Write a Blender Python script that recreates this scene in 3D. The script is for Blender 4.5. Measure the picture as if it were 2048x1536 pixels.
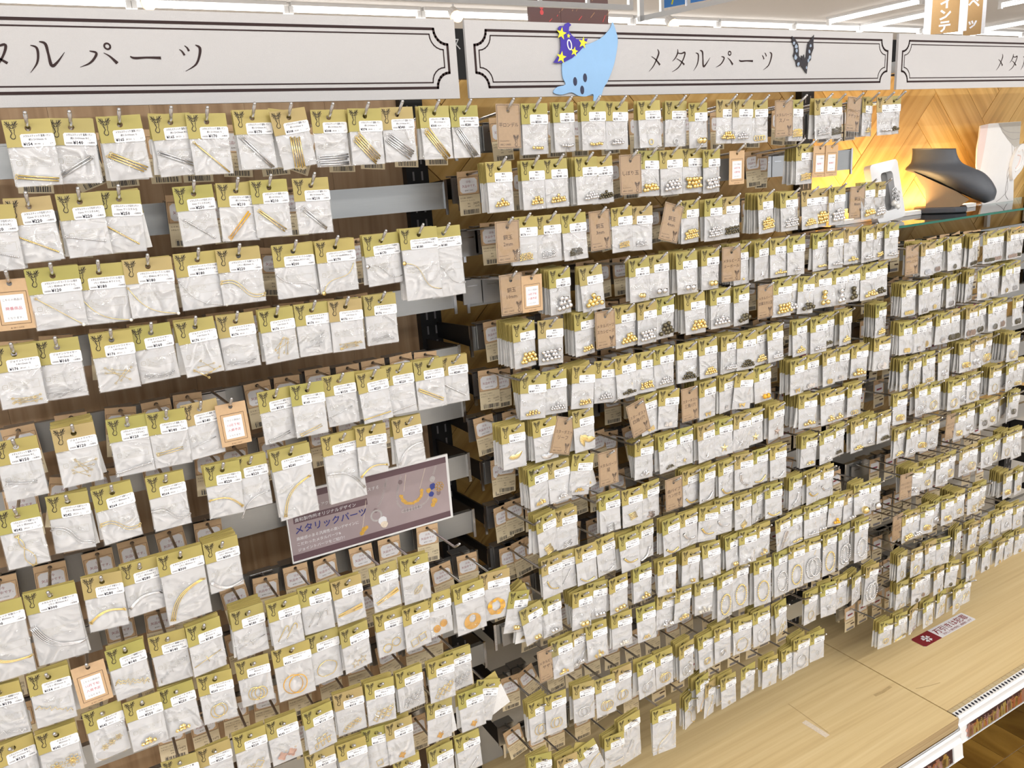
import bpy, math, random
from mathutils import Matrix, Vector
EXPOSURE, WORLD, TUBE = 0.12, 1.15, 5.0

# ------------------------------------------------------------------ camera, world, lights, exposure
S = bpy.context.scene
COL = S.collection
for o in list(bpy.data.objects): bpy.data.objects.remove(o)
S.view_settings.view_transform = 'Standard'; S.view_settings.look = 'None'
S.view_settings.gamma = 1.0; S.view_settings.use_curve_mapping = False
S.view_settings.exposure = EXPOSURE
YAW, PITCH, ROLL = math.radians(29.208), math.radians(14.976), math.radians(-3.923)
FOCAL_PX = 1608.66
cf = Vector((math.sin(YAW)*math.cos(PITCH), math.cos(YAW)*math.cos(PITCH), -math.sin(PITCH)))
cr = Vector((math.cos(YAW), -math.sin(YAW), 0)); cu = cr.cross(cf)
cr2 = cr*math.cos(ROLL) + cu*math.sin(ROLL); cu2 = -cr*math.sin(ROLL) + cu*math.cos(ROLL)
cd = bpy.data.cameras.new('camera'); cam = bpy.data.objects.new('camera', cd); COL.objects.link(cam)
cd.sensor_width = 36; cd.lens = FOCAL_PX/2048*36; cd.clip_start = .02; cd.clip_end = 200
CAM = Vector((-.5373, -1.238, 1.464))
cam.matrix_world = Matrix(((cr2.x, cu2.x, -cf.x, CAM.x), (cr2.y, cu2.y, -cf.y, CAM.y), (cr2.z, cu2.z, -cf.z, CAM.z), (0, 0, 0, 1)))
S.camera = cam

W = bpy.data.worlds.new('store_ambient'); S.world = W; W.use_nodes = True
W.node_tree.nodes['Background'].inputs[0].default_value = (.93, .96, 1, 1)
W.node_tree.nodes['Background'].inputs[1].default_value = WORLD

def area(name, loc, sx, sy, power, col=(1, .98, .945), rot=(0, 0, 0)):
    d = bpy.data.lights.new(name, 'AREA'); d.shape = 'RECTANGLE'; d.size = sx; d.size_y = sy
    d.energy = power; d.color = col
    o = bpy.data.objects.new(name, d); COL.objects.link(o); o.location = loc; o.rotation_euler = rot
    return o
# fluorescent rows over the aisle in front of the wall and behind it
for nm, X, Y, L_, P_ in (('aisle_tubes', .6, -1.3, 9, 16), ('aisle_tubes', .6, -2.7, 9, 110), ('aisle_tubes', .6, -4.3, 9, 130), ('back_tubes', 4, 3.0, 14, 170), ('back_tubes', 4, 6.42, 20, 220), ('back_tubes', 4, 11.5, 20, 220)):
    area(nm, (X, Y, 2.90), L_, .10, P_)
    area(nm+'_upward', (X, Y, 2.905), L_, .10, P_*(.3 if Y < 0 else .06), rot=(math.pi, 0, 0))          # a bare tube shines up onto the ceiling too
# warm strip on the rear edge of the glass shelf, facing the wall
area('shelf_strip', (1.19, -.062, 1.316), .50, .012, 2.1, (1, .62, .25), (math.radians(180-28), 0, 0))
S.cycles.max_bounces = 8; S.cycles.transparent_max_bounces = 16
S.cycles.use_denoising = True
S.cycles.caustics_reflective = False; S.cycles.caustics_refractive = False

# ------------------------------------------------------------------ materials
def mat(name, col, rough=.5, metal=0., var=.06, scale=60, bump=0., bscale=200, emit=0., rand=None, coat=0., vec='Object', stretch=None, spec=.5):
    m = bpy.data.materials.new(name); m.use_nodes = True; nt = m.node_tree; n = nt.nodes; L = nt.links
    p = n['Principled BSDF']; p.inputs['Roughness'].default_value = rough; p.inputs['Metallic'].default_value = metal
    p.inputs['Specular IOR Level'].default_value = spec
    if coat: p.inputs['Coat Weight'].default_value = coat; p.inputs['Coat Roughness'].default_value = .08
    tc = n.new('ShaderNodeTexCoord'); mp = n.new('ShaderNodeMapping'); L.new(tc.outputs[vec], mp.inputs[0])
    if stretch: mp.inputs['Scale'].default_value = stretch
    nz = n.new('ShaderNodeTexNoise'); nz.inputs['Scale'].default_value = scale; nz.inputs['Detail'].default_value = 3
    L.new(mp.outputs[0], nz.inputs['Vector'])
    mx = n.new('ShaderNodeMix'); mx.data_type = 'RGBA'
    a = [max(0, c*(1-var)) for c in col]; b = [min(1, c*(1+var)) for c in col]
    mx.inputs[6].default_value = (*a, 1); mx.inputs[7].default_value = (*b, 1)
    L.new(nz.outputs[0], mx.inputs[0]); out = mx.outputs[2]
    if rand:
        oi = n.new('ShaderNodeObjectInfo'); rp = n.new('ShaderNodeValToRGB'); L.new(oi.outputs['Random'], rp.inputs[0])
        els = rp.color_ramp.elements
        while len(els) < len(rand): els.new(.5)
        for i, c in enumerate(rand): els[i].position = i/(len(rand)-1); els[i].color = (*c, 1)
        mm = n.new('ShaderNodeMix'); mm.data_type = 'RGBA'; mm.blend_type = 'MULTIPLY'; mm.inputs[0].default_value = 1
        L.new(out, mm.inputs[6]); L.new(rp.outputs[0], mm.inputs[7]); out = mm.outputs[2]
    L.new(out, p.inputs['Base Color'])
    if emit:
        p.inputs['Emission Color'].default_value = (*col, 1); p.inputs['Emission Strength'].default_value = emit
    if bump:
        nb = n.new('ShaderNodeTexNoise'); nb.inputs['Scale'].default_value = bscale; L.new(mp.outputs[0], nb.inputs['Vector'])
        bp = n.new('ShaderNodeBump'); bp.inputs['Strength'].default_value = bump; bp.inputs['Distance'].default_value = .001
        L.new(nb.outputs[0], bp.inputs['Height']); L.new(bp.outputs[0], p.inputs['Normal'])
    return m

def wood(name, c0, c1, c2, stretch, scale=9, rough=.45, rot=0., vec='Object', rnd=.25, knots=True):
    m = bpy.data.materials.new(name); m.use_nodes = True; nt = m.node_tree; n = nt.nodes; L = nt.links
    p = n['Principled BSDF']; p.inputs['Roughness'].default_value = rough
    tc = n.new('ShaderNodeTexCoord'); mp = n.new('ShaderNodeMapping'); L.new(tc.outputs[vec], mp.inputs[0])
    mr = n.new('ShaderNodeMapping'); mr.inputs['Rotation'].default_value = (0, rot, 0); L.new(mp.outputs[0], mr.inputs[0])
    ms = n.new('ShaderNodeMapping'); ms.inputs['Scale'].default_value = stretch; L.new(mr.outputs[0], ms.inputs[0])
    oi = n.new('ShaderNodeObjectInfo')
    va = n.new('ShaderNodeVectorMath'); va.operation = 'ADD'; L.new(ms.outputs[0], va.inputs[0])
    cb = n.new('ShaderNodeCombineXYZ'); mu = n.new('ShaderNodeMath'); mu.operation = 'MULTIPLY'; mu.inputs[1].default_value = 37
    L.new(oi.outputs['Random'], mu.inputs[0]); L.new(mu.outputs[0], cb.inputs[1]); L.new(cb.outputs[0], va.inputs[1])
    nz = n.new('ShaderNodeTexNoise'); nz.inputs['Scale'].default_value = scale; nz.inputs['Detail'].default_value = 8; nz.inputs['Distortion'].default_value = .6
    L.new(va.outputs[0], nz.inputs['Vector'])
    rp = n.new('ShaderNodeValToRGB'); L.new(nz.outputs[0], rp.inputs[0]); e = rp.color_ramp.elements
    e[0].position = .3; e[0].color = (*c0, 1); e[1].position = .72; e[1].color = (*c2, 1); k = e.new(.5); k.color = (*c1, 1)
    mm = n.new('ShaderNodeMix'); mm.data_type = 'RGBA'; mm.blend_type = 'MULTIPLY'; mm.inputs[0].default_value = 1
    mr2 = n.new('ShaderNodeMapRange'); mr2.inputs[3].default_value = 1-rnd; mr2.inputs[4].default_value = 1+rnd*.4
    L.new(oi.outputs['Random'], mr2.inputs[0]); L.new(rp.outputs[0], mm.inputs[6]); L.new(mr2.outputs[0], mm.inputs[7])
    L.new(mm.outputs[2], p.inputs['Base Color'])
    bp = n.new('ShaderNodeBump'); bp.inputs['Strength'].default_value = .15; bp.inputs['Distance'].default_value = .001
    L.new(nz.outputs[0], bp.inputs['Height']); L.new(bp.outputs[0], p.inputs['Normal'])
    return m

def film_mat(name, haze=.07, gloss=.015, strength=1., bscale=42):
    m = bpy.data.materials.new(name); m.use_nodes = True; nt = m.node_tree; n = nt.nodes; L = nt.links
    n.remove(n['Principled BSDF']); out = n['Material Output']
    tr = n.new('ShaderNodeBsdfTransparent'); tr.inputs[0].default_value = (.985, .985, .985, 1)
    gl = n.new('ShaderNodeBsdfGlossy'); gl.inputs['Roughness'].default_value = .06; gl.inputs[0].default_value = (1, 1, 1, 1)
    df = n.new('ShaderNodeBsdfDiffuse'); df.inputs[0].default_value = (.9, .9, .9, 1)
    tc = n.new('ShaderNodeTexCoord'); oi = n.new('ShaderNodeObjectInfo')
    va = n.new('ShaderNodeVectorMath'); va.operation = 'ADD'; mu = n.new('ShaderNodeMath'); mu.operation = 'MULTIPLY'; mu.inputs[1].default_value = 11
    L.new(oi.outputs['Random'], mu.inputs[0]); L.new(tc.outputs['Object'], va.inputs[0]); L.new(mu.outputs[0], va.inputs[1])
    nz = n.new('ShaderNodeTexNoise'); nz.inputs['Scale'].default_value = bscale; nz.inputs['Detail'].default_value = 1.2; nz.inputs['Distortion'].default_value = 1.2
    L.new(va.outputs[0], nz.inputs['Vector'])
    bp = n.new('ShaderNodeBump'); bp.inputs['Strength'].default_value = strength; bp.inputs['Distance'].default_value = .010
    L.new(nz.outputs[0], bp.inputs['Height'])
    fr = n.new('ShaderNodeFresnel'); fr.inputs[0].default_value = 1.5; L.new(bp.outputs[0], fr.inputs[1])
    ad = n.new('ShaderNodeMath'); ad.operation = 'ADD'; ad.inputs[1].default_value = gloss; L.new(fr.outputs[0], ad.inputs[0])
    cl = n.new('ShaderNodeClamp'); cl.inputs['Max'].default_value = .55; L.new(ad.outputs[0], cl.inputs[0])
    L.new(bp.outputs[0], gl.inputs['Normal'])
    m1 = n.new('ShaderNodeMixShader'); m1.inputs[0].default_value = haze; L.new(tr.outputs[0], m1.inputs[1]); L.new(df.outputs[0], m1.inputs[2])
    m2 = n.new('ShaderNodeMixShader'); L.new(cl.outputs[0], m2.inputs[0]); L.new(m1.outputs[0], m2.inputs[1]); L.new(gl.outputs[0], m2.inputs[2])
    L.new(m2.outputs[0], out.inputs[0])
    return m

M = {}
M['header'] = mat('gold_header_paper', (.45, .37, .125), .40, .08, .05, 40, rand=[(1, 1, 1), (.95, 1.02, .9), (1.05, 1.02, 1.0), (.88, .98, .8), (1.02, .94, 1.25), (1, 1, .95)])
M['ink'] = mat('black_ink', (.045, .035, .02), .6)
M['label'] = mat('white_label_paper', (.86, .87, .90), .5, var=.02)
M['print'] = mat('label_ink', (.012, .014, .03), .6)
M['paper'] = mat('white_backing_paper', (.86, .86, .875), .55, var=.015, bump=.1, bscale=90)
M['fine'] = mat('beige_fine_print', (.62, .59, .50), .6)
M['film'] = film_mat('clear_crinkled_film')
M['sleeve'] = film_mat('clear_card_sleeve', .02, .0, .3, 25)
M['g'] = mat('gold_metal', (1.0, .77, .34), .26, 1., .05)
M['s'] = mat('silver_metal', (.88, .88, .90), .2, 1., .05)
M['b'] = mat('antique_bronze', (.16, .14, .09), .35, .85, .15)
M['d'] = mat('deep_gold', (.95, .50, .05), .3, .25, .08)
M['r'] = mat('rose_brown_metal', (.55, .42, .35), .3, .9, .1)
M['p'] = mat('pink_enamel', (.82, .5, .38), .35, .3)
M['w'] = mat('pale_shell', (.88, .84, .74), .25, .2)
M['pearl'] = mat('pearl', (.88, .86, .82), .2, .1, coat=.5)
M['chrome'] = mat('chrome_wire', (.62, .62, .63), .22, 1., .04)
M['alu'] = mat('brushed_aluminium', (.42, .43, .43), .35, .85, .05, 30, bump=.05, stretch=(1, 30, 30))
M['plate'] = mat('grey_clip_plate', (.50, .50, .50), .3, .9, .05)
M['black'] = mat('black_metal', (.012, .012, .013), .45, .2)
M['kraft'] = mat('kraft_card', (.60, .41, .24), .75, var=.08, scale=250)
M['kraftink'] = mat('kraft_ink', (.07, .035, .02), .7)
M['tag'] = mat('beige_price_tag', (.70, .60, .41), .65, var=.04)
M['grey_ink'] = mat('grey_ink', (.20, .19, .20), .7)
M['red_ink'] = mat('red_ink', (.52, .08, .12), .7)
M['plum'] = mat('plum_ink', (.30, .07, .09), .7)
M['plaque'] = mat('pale_plaque', (.76, .76, .79), .5, var=.02)
M['sign'] = mat('white_sign_board', (.57, .565, .575), .85, var=.035, scale=700, bump=.25, bscale=900)
M['maroon'] = mat('maroon_paint', (.022, .005, .005), .7)
M['wood_plain'] = wood('brown_plank', (.33, .205, .110), (.47, .31, .18), (.57, .40, .25), (3.0, 1, .10), 18, .5, rnd=.05)
M['wood_h1'] = wood('herringbone_a', (.45, .26, .065), (.63, .385, .115), (.73, .49, .18), (.10, 1, 2.6), 20, .42, rot=math.radians(45), rnd=.16)
M['wood_h2'] = wood('herringbone_b', (.45, .26, .065), (.63, .385, .115), (.73, .49, .18), (.10, 1, 2.6), 20, .42, rot=math.radians(-45), rnd=.16)
M['joint'] = mat('dark_joint', (.05, .026, .010), .8)
M['greyback'] = mat('grey_back_panel', (.40, .375, .335), .6, var=.03)
M['deck'] = wood('pale_deck_wood', (.64, .475, .24), (.71, .545, .285), (.76, .60, .335), (.07, 3.0, 1), 30, .38, rnd=.05)
M['edge'] = wood('ply_edge', (.32, .215, .105), (.42, .30, .155), (.50, .38, .21), (.2, 1, 9), 20, .5, rnd=.05)
M['glass'] = mat('glass_edge', (.02, .16, .11), .1)
M['white'] = mat('white_plastic', (.82, .82, .82), .35, var=.02)
M['ceil'] = mat('ceiling_board', (.80, .78, .76), .9, var=.02)
M['tube'] = mat('lit_fluorescent_tube', (1, .99, .96), .5, emit=TUBE)
M['bulb'] = mat('lit_warm_bulb', (1, .62, .30), .5, emit=TUBE*1.3)
def clear_glass(name, tint):
    m = bpy.data.materials.new(name); m.use_nodes = True; nt = m.node_tree; n = nt.nodes; L = nt.links
    n.remove(n['Principled BSDF']); tr = n.new('ShaderNodeBsdfTransparent'); tr.inputs[0].default_value = (*tint, 1)
    gl = n.new('ShaderNodeBsdfGlossy'); gl.inputs['Roughness'].default_value = .02
    fr = n.new('ShaderNodeFresnel'); fr.inputs[0].default_value = 1.5; mx = n.new('ShaderNodeMixShader')
    L.new(fr.outputs[0], mx.inputs[0]); L.new(tr.outputs[0], mx.inputs[1]); L.new(gl.outputs[0], mx.inputs[2]); L.new(mx.outputs[0], n['Material Output'].inputs[0])
    return m
M['shelfglass'] = clear_glass('shelf_glass', (.80, .93, .88))
M['clearplastic'] = clear_glass('clear_channel', (.9, .92, .93))

# ------------------------------------------------------------------ mesh helpers (all sizes in millimetres, x right, -y to the viewer, z up)
class MB:
    def __init__(s): s.v = []; s.f = []; s.m = []; s.mats = []
    def mi(s, k):
        if k not in s.mats: s.mats.append(k)
        return s.mats.index(k)
    def add(s, vs, fs, k):
        b = len(s.v); i = s.mi(k); s.v += [tuple(p) for p in vs]
        for f in fs: s.f.append([b+q for q in f]); s.m.append(i)
    def box(s, x0, x1, y0, y1, z0, z1, k):
        s.add([(x, y, z) for x in (x0, x1) for y in (y0, y1) for z in (z0, z1)],
              [(0, 1, 3, 2), (4, 6, 7, 5), (0, 4, 5, 1), (2, 3, 7, 6), (0, 2, 6, 4), (1, 5, 7, 3)], k)
    def prism(s, poly, y0, y1, k):
        n = len(poly); vs = [(x, y0, z) for x, z in poly]+[(x, y1, z) for x, z in poly]
        s.add(vs, [tuple(range(n)), tuple(range(2*n-1, n-1, -1))]+[(i, (i+1) % n, n+(i+1) % n, n+i) for i in range(n)], k)
    def flat(s, poly, y, k): s.add([(x, y, z) for x, z in poly], [tuple(range(len(poly)))], k)
    def tube(s, pts, r, k, n=6, closed=False, cap=True):
        P = [Vector(p) for p in pts]; N = len(P); rings = []; rr = r if hasattr(r, '__len__') else [r]*N
        up = None
        for i in range(N):
            a = P[(i-1) % N] if (closed or i) else P[0]; b = P[(i+1) % N] if (closed or i < N-1) else P[-1]
            t = (b-a); t = t.normalized() if t.length > 1e-9 else Vector((1, 0, 0))
            if up is None: up = Vector((0, 1, 0)) if abs(t.y) < .9 else Vector((1, 0, 0))
            u = (up-t*up.dot(t)); u = u.normalized() if u.length > 1e-6 else t.orthogonal().normalized(); up = u; w = t.cross(u)
            rings.append([P[i]+(u*math.cos(q)+w*math.sin(q))*rr[i] for q in (2*math.pi*j/n for j in range(n))])
        vs = [p for g in rings for p in g]; fs = []
        for i in range(N if closed else N-1):
            a = i*n; b = ((i+1) % N)*n
            for j in range(n): fs.append((a+j, a+(j+1) % n, b+(j+1) % n, b+j))
        if cap and not closed: fs += [tuple(range(n-1, -1, -1)), tuple(range((N-1)*n, N*n))]
        s.add(vs, fs, k)
    def sphere(s, c, r, k, seg=8, ring=5, sy=1., sz=1.):
        vs = [(c[0], c[1], c[2]+r*sz)]
        for i in range(1, ring):
            a = math.pi*i/ring
            for j in range(seg):
                b = 2*math.pi*j/seg; vs.append((c[0]+r*math.sin(a)*math.cos(b), c[1]+r*sy*math.sin(a)*math.sin(b), c[2]+r*sz*math.cos(a)))
        vs.append((c[0], c[1], c[2]-r*sz)); L = len(vs)-1; fs = [(0, 1+j, 1+(j+1) % seg) for j in range(seg)]
        for i in range(ring-2):
            for j in range(seg): a = 1+i*seg; fs.append((a+j, a+seg+j, a+seg+(j+1) % seg, a+(j+1) % seg))
        a = 1+(ring-2)*seg; fs += [(L, a+(j+1) % seg, a+j) for j in range(seg)]
        s.add(vs, fs, k)
    def ring(s, cx, cz, r, w, k, y=-2., n=18, sx=1., sz=1., rot=0., m=5):
        pts = [(cx+r*(sx*math.cos(a)*math.cos(rot)-sz*math.sin(a)*math.sin(rot)), y, cz+r*(sx*math.cos(a)*math.sin(rot)+sz*math.sin(a)*math.cos(rot))) for a in (2*math.pi*i/n for i in range(n))]
        s.tube(pts, w, k, m, True)
    def ribbon(s, pts, w, y, k, th=0.):
        P = [Vector((p[0], p[1])) for p in pts]; N = len(P); ww = w if hasattr(w, '__len__') else [w]*N; a = []; b = []
        for i in range(N):
            t = P[min(i+1, N-1)]-P[max(i-1, 0)]; t = t.normalized() if t.length > 1e-9 else Vector((1, 0)); q = Vector((-t.y, t.x))*ww[i]/2
            a.append(P[i]+q); b.append(P[i]-q)
        vs = [(p.x, y, p.y) for p in a]+[(p.x, y, p.y) for p in b]
        s.add(vs, [(i, i+1, N+i+1, N+i) for i in range(N-1)], k)
    def mesh(s, name, smooth=False):
        me = bpy.data.meshes.new(name); me.from_pydata([(x*.001, y*.001, z*.001) for x, y, z in s.v], [], s.f)
        for k in s.mats: me.materials.append(M[k])
        me.polygons.foreach_set('material_index', s.m)
        if smooth: me.polygons.foreach_set('use_smooth', [True]*len(s.f))
        me.update(); return me

def smooth_line(pts, n=6):
    P = [pts[0]]+list(pts)+[pts[-1]]; out = []
    for i in range(1, len(P)-2):
        for j in range(n):
            t = j/n; out.append(tuple(.5*((2*P[i][c])+(-P[i-1][c]+P[i+1][c])*t+(2*P[i-1][c]-5*P[i][c]+4*P[i+1][c]-P[i+2][c])*t*t+(-P[i-1][c]+3*P[i][c]-3*P[i+1][c]+P[i+2][c])*t**3) for c in range(len(pts[0]))))
    out.append(tuple(pts[-1])); return out

_glyph = {}
def glyphs(txt, bold=0.):
    key = (txt, bold)
    if key not in _glyph:
        c = bpy.data.curves.new('t', 'FONT'); c.body = txt; c.resolution_u = 1; c.size = 1; c.offset = bold
        o = bpy.data.objects.new('t', c); COL.objects.link(o); bpy.context.view_layer.update()
        me = bpy.data.meshes.new_from_object(o.evaluated_get(bpy.context.evaluated_depsgraph_get()))
        _glyph[key] = ([(v.co.x, v.co.y) for v in me.vertices], [tuple(p.vertices) for p in me.polygons])
        bpy.data.objects.remove(o); bpy.data.curves.remove(c); bpy.data.meshes.remove(me)
    return _glyph[key]
def text(mb, txt, x, z, h, k, y, maxw=None, align='L', rot=0., plane='xz', bold=0.):
    v, f = glyphs(txt, bold)
    if not v: return
    x0 = min(p[0] for p in v); x1 = max(p[0] for p in v); w = (x1-x0)*h; sx = h*min(1, maxw/w) if maxw else h
    w = (x1-x0)*sx; off = {'L': 0, 'C': -w/2, 'R': -w}[align]; c, s_ = math.cos(rot), math.sin(rot); out = []
    for px, pz in v:
        a = off+(px-x0)*sx; b = pz*h; a, b = a*c-b*s_, a*s_+b*c
        out.append((x+a, y, z+b) if plane == 'xz' else (x+a, z+b, y))
    mb.add(out, f, k)

def link(name, me, parent=None, loc=None, rot=None):
    o = bpy.data.objects.new(name, me); COL.objects.link(o)
    if parent: o.parent = parent
    if loc: o.location = loc
    if rot: o.rotation_euler = rot
    return o
def obj(name, mb, parent=None, smooth=False, loc=None, rot=None): return link(name, mb.mesh(name, smooth), parent, loc, rot)
def empty(name, loc=(0, 0, 0), rot=(0, 0, 0)):
    o = bpy.data.objects.new(name, None); o.empty_display_size = .02; COL.objects.link(o); o.location = loc; o.rotation_euler = rot; return o
def tag(o, label, cat, group=None, kind=None):
    o['label'] = label; o['category'] = cat
    if group: o['group'] = group
    if kind: o['kind'] = kind
    return o
def struct(o, label=None):
    o['kind'] = 'structure'
    if label: o['label'] = label
    return o
RND = random.Random(5)
mm = .001

# ------------------------------------------------------------------ the setting
WALLTOP = 1610
mb = MB(); mb.box(-900, 0, 4, 30, 0, WALLTOP, 'joint'); mb.box(0, 2700, 4, 30, 729, WALLTOP, 'joint'); mb.box(0, 2700, 0, 30, 0, 729, 'greyback')
mb.box(-2700, -900, 4, 30, 0, WALLTOP, 'joint')
wall = struct(obj('wall_back', mb), 'shop fixture back wall, brown planks, herringbone boards and grey lower panel')
x = -2700
while x < -5:                                                       # plain vertical planks of the left bay
    w = RND.choice((118, 122, 126)); x1 = min(x+w, 0); mb = MB(); mb.box(x+.15, x1-.15, 0, 4.2, 560, WALLTOP-2, 'wood_plain'); obj('plank', mb, wall); x = x1
def clip(poly, a, b, c):                                             # keep a*x+b*z<=c
    out = []
    for i in range(len(poly)):
        p, q = poly[i], poly[(i+1) % len(poly)]; dp = a*p[0]+b*p[1]-c; dq = a*q[0]+b*q[1]-c
        if dp <= 0: out.append(p)
        if dp*dq < 0: t = dp/(dp-dq); out.append((p[0]+(q[0]-p[0])*t, p[1]+(q[1]-p[1])*t))
    return out
HW, HL = 92., 368.
c45 = math.sqrt(.5)
for (bx0, bx1) in ((1, 899), (901, 1799), (1801, 2699)):
    for i in range(-40, 60):
        for j in range(-14, 16):
            ox, oz = i*HW+j*HL, i*HW-j*HL
            for kind, rc in (('wood_h1', (0, HL, 0, HW)), ('wood_h2', (HL, HL+HW, HW-HL, HW))):
                q = [(ox+a, oz+b) for a, b in ((rc[0]+.7, rc[2]+.7), (rc[1]-.7, rc[2]+.7), (rc[1]-.7, rc[3]-.7), (rc[0]+.7, rc[3]-.7))]
                q = [((a-b)*c45+60, (a+b)*c45+1180) for a, b in q]
                if max(p[0] for p in q) < bx0 or min(p[0] for p in q) > bx1 or max(p[1] for p in q) < 730 or min(p[1] for p in q) > WALLTOP: continue
                q = clip(q, -1, 0, -bx0)
                if q: q = clip(q, 1, 0, bx1)
                if q: q = clip(q, 0, -1, -730)
                if q: q = clip(q, 0, 1, WALLTOP-2)
                if len(q) < 3: continue
                ar = abs(sum(q[n][0]*q[(n+1) % len(q)][1]-q[(n+1) % len(q)][0]*q[n][1] for n in range(len(q))))/2
                if ar < 60: continue
                mb = MB(); mb.prism(q, RND.uniform(-.3, .3), 4.2, kind); obj('plank', mb, wall)
for n, X in enumerate((-900, 0, 900, 1800)):
    mb = MB(); mb.box(X-19, X+19, -16, 4, 0, WALLTOP, 'black')
    for z in range(330, 1600, 25): mb.box(X-9, X-6, -16.6, -15, z, z+14, 'grey_ink'); mb.box(X+6, X+9, -16.6, -15, z, z+14, 'grey_ink')
    struct(obj('trim_%d' % (n+1), mb), 'black slotted upright post between two bays')

M['floorbase'] = mat('pale_bounce_floor', (.50, .44, .38), .5, var=.2, scale=3)  # floor base made paler than the tiles to bounce light onto the ceiling
mb = MB(); mb.add([(-9000, -9000, 0), (22000, -9000, 0), (22000, 26000, 0), (-9000, 26000, 0)], [(0, 1, 2, 3)], 'floorbase')
floor = struct(obj('floor', mb), 'brown wood-look tile floor')
M['tile'] = wood('brown_floor_tile', (.10, .045, .008), (.20, .105, .02), (.30, .17, .035), (1, .5, 1), 10, .22, rnd=.45)
for i in range(0, 16):
    for j in range(0, 9):
        x0 = 700+i*100+(j % 2)*50; y0 = -1100+j*105; mb = MB(); mb.box(x0+.8, x0+99.2, y0+.8, y0+104.2, 0, 1.5, 'tile'); obj('floor_tile', mb, floor)
mb = MB(); mb.add([(-9000, -9000, 3010), (22000, -9000, 3010), (22000, 26000, 3010), (-9000, 26000, 3010)], [(3, 2, 1, 0)], 'ceil')
struct(obj('ceiling', mb), 'white shop ceiling')
mb = MB(); mb.box(-9000, 22000, 25900, 26000, 0, 3010, 'ceil'); struct(obj('wall_far', mb), 'distant white wall of the shop')
mb = MB(); mb.box(21900, 22000, -9000, 26000, 0, 3010, 'ceil'); struct(obj('wall_right', mb), 'distant white side wall of the shop')

# deck boards along the foot of the wall
def deck(x0, x1, yf, label):
    r = empty('deck_board', (x0*mm, yf*mm, .296)); mb = MB(); mb.box(.6, x1-x0-.6, 0, -yf, 0, 24, 'deck'); obj('board', mb, r)
    mb = MB(); mb.box(.6, x1-x0-.6, -1.2, 0, 0, 23.6, 'edge')
    obj('front_edge', mb, r); tag(r, label, 'shelf board', 'deck boards'); return r
deck(-900, 0, -440, 'pale wood deck board below the plain plank bay'); deck(0, 899, -440, 'pale wood deck board under the bay of the ghost sign, front edge bare')
deck(901, 1800, -414, 'pale wood deck board carrying the red and white shoplifting sticker')
mb = MB(); mb.box(-900, 1800, -215, -200, 0, 295, 'black'); struct(obj('baseboard_front', mb), 'dark kick board under the deck')
# scuffs, a gouge and a worn label on the decks
mb = MB(); mb.flat([(0, 0), (1, 0), (1, 1)], 0, 'joint'); 
def scuff(pts, k, w, label):
    mb = MB(); n = len(pts)
    P = [Vector(p) for p in pts]; a = []; b = []
    for i in range(n):
        t = (P[min(i+1, n-1)]-P[max(i-1, 0)]).normalized(); q = Vector((-t.y, t.x))*w/2; a.append(P[i]+q); b.append(P[i]-q)
    mb.add([(p.x, p.y, .35) for p in a]+[(p.x, p.y, .35) for p in b], [(i, i+1, n+i+1, n+i) for i in range(n-1)], k)
    return tag(obj('deck_scuff', mb, loc=(0, 0, .32)), label, 'scuff mark')
M['worn'] = mat('worn_pale_residue', (.74, .64, .52), .8, var=.25, scale=300)
M['smudge'] = mat('brown_smudge', (.50, .36, .18), .6, var=.2, scale=200)

# ------------------------------------------------------------------ signs
STROKES = {
'メ': ((1135, 495, 3.7, 5.3), [([(1158, 408), (1167, 440), (1140, 510), (1118, 550), (1093, 580)], [2, 9, 7, 5, 1.5]), ([(1113, 465), (1145, 490), (1174, 530)], [3, 6, 11])]),
'タ': ((1325, 495, 3.7, 5.3), [([(1318, 406), (1318, 435), (1300, 475), (1276, 502)], [3, 8, 6, 1.5]), ([(1316, 436), (1345, 440), (1374, 433), (1358, 490), (1322, 550), (1273, 585)], [5, 6, 9, 7, 6, 1.5]), ([(1308, 480), (1340, 500), (1368, 528)], [3, 6, 10])]),
'ル': ((380, 448, 8, 8), [([(275, 355), (316, 372), (318, 430), (295, 500), (235, 572)], [5, 15, 14, 11, 2]), ([(345, 325), (388, 342), (396, 420), (404, 515), (450, 490), (522, 408)], [6, 18, 15, 20, 13, 3])]),
'パ': ((780, 440, 8, 8), [([(725, 388), (775, 402), (755, 445), (705, 490), (628, 520)], [6, 15, 14, 11, 2]), ([(835, 402), (880, 432), (930, 488)], [4, 12, 22])]),
'ー': ((1168, 462, 8, 8), [([(1040, 452), (1075, 466), (1180, 461), (1295, 464)], [8, 16, 13, 19])]),
'ツ': ((1530, 470, 8, 8), [([(1434, 398), (1455, 415), (1472, 448)], [5, 11, 15]), ([(1484, 365), (1505, 385), (1516, 412)], [5, 11, 15]), ([(1580, 358), (1616, 384), (1600, 455), (1555, 530), (1460, 585)], [6, 19, 16, 12, 2])])}
def brush(mb, ch, x, z, y, k='maroon'):
    (cx, cz, ux, uz), st = STROKES[ch]
    for pts, ws in st:
        P = smooth_line([((a-cx)/ux, -(b-cz)/uz, w/(ux if ux > 5 else 4.4)) for (a, b), w in zip(pts, ws)], 5)
        mb.ribbon([(x+p[0], z+p[1]) for p in P], [max(.5, p[2]*1.3) for p in P], y, k)
    if ch == 'パ':
        c = (x+(873-780)/8, z-(348-440)/8); r = [(c[0]+3*math.cos(a), c[1]+3*math.sin(a)) for a in (2*math.pi*i/14 for i in range(15))]; mb.ribbon(r, 1.9, y, k)
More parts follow.
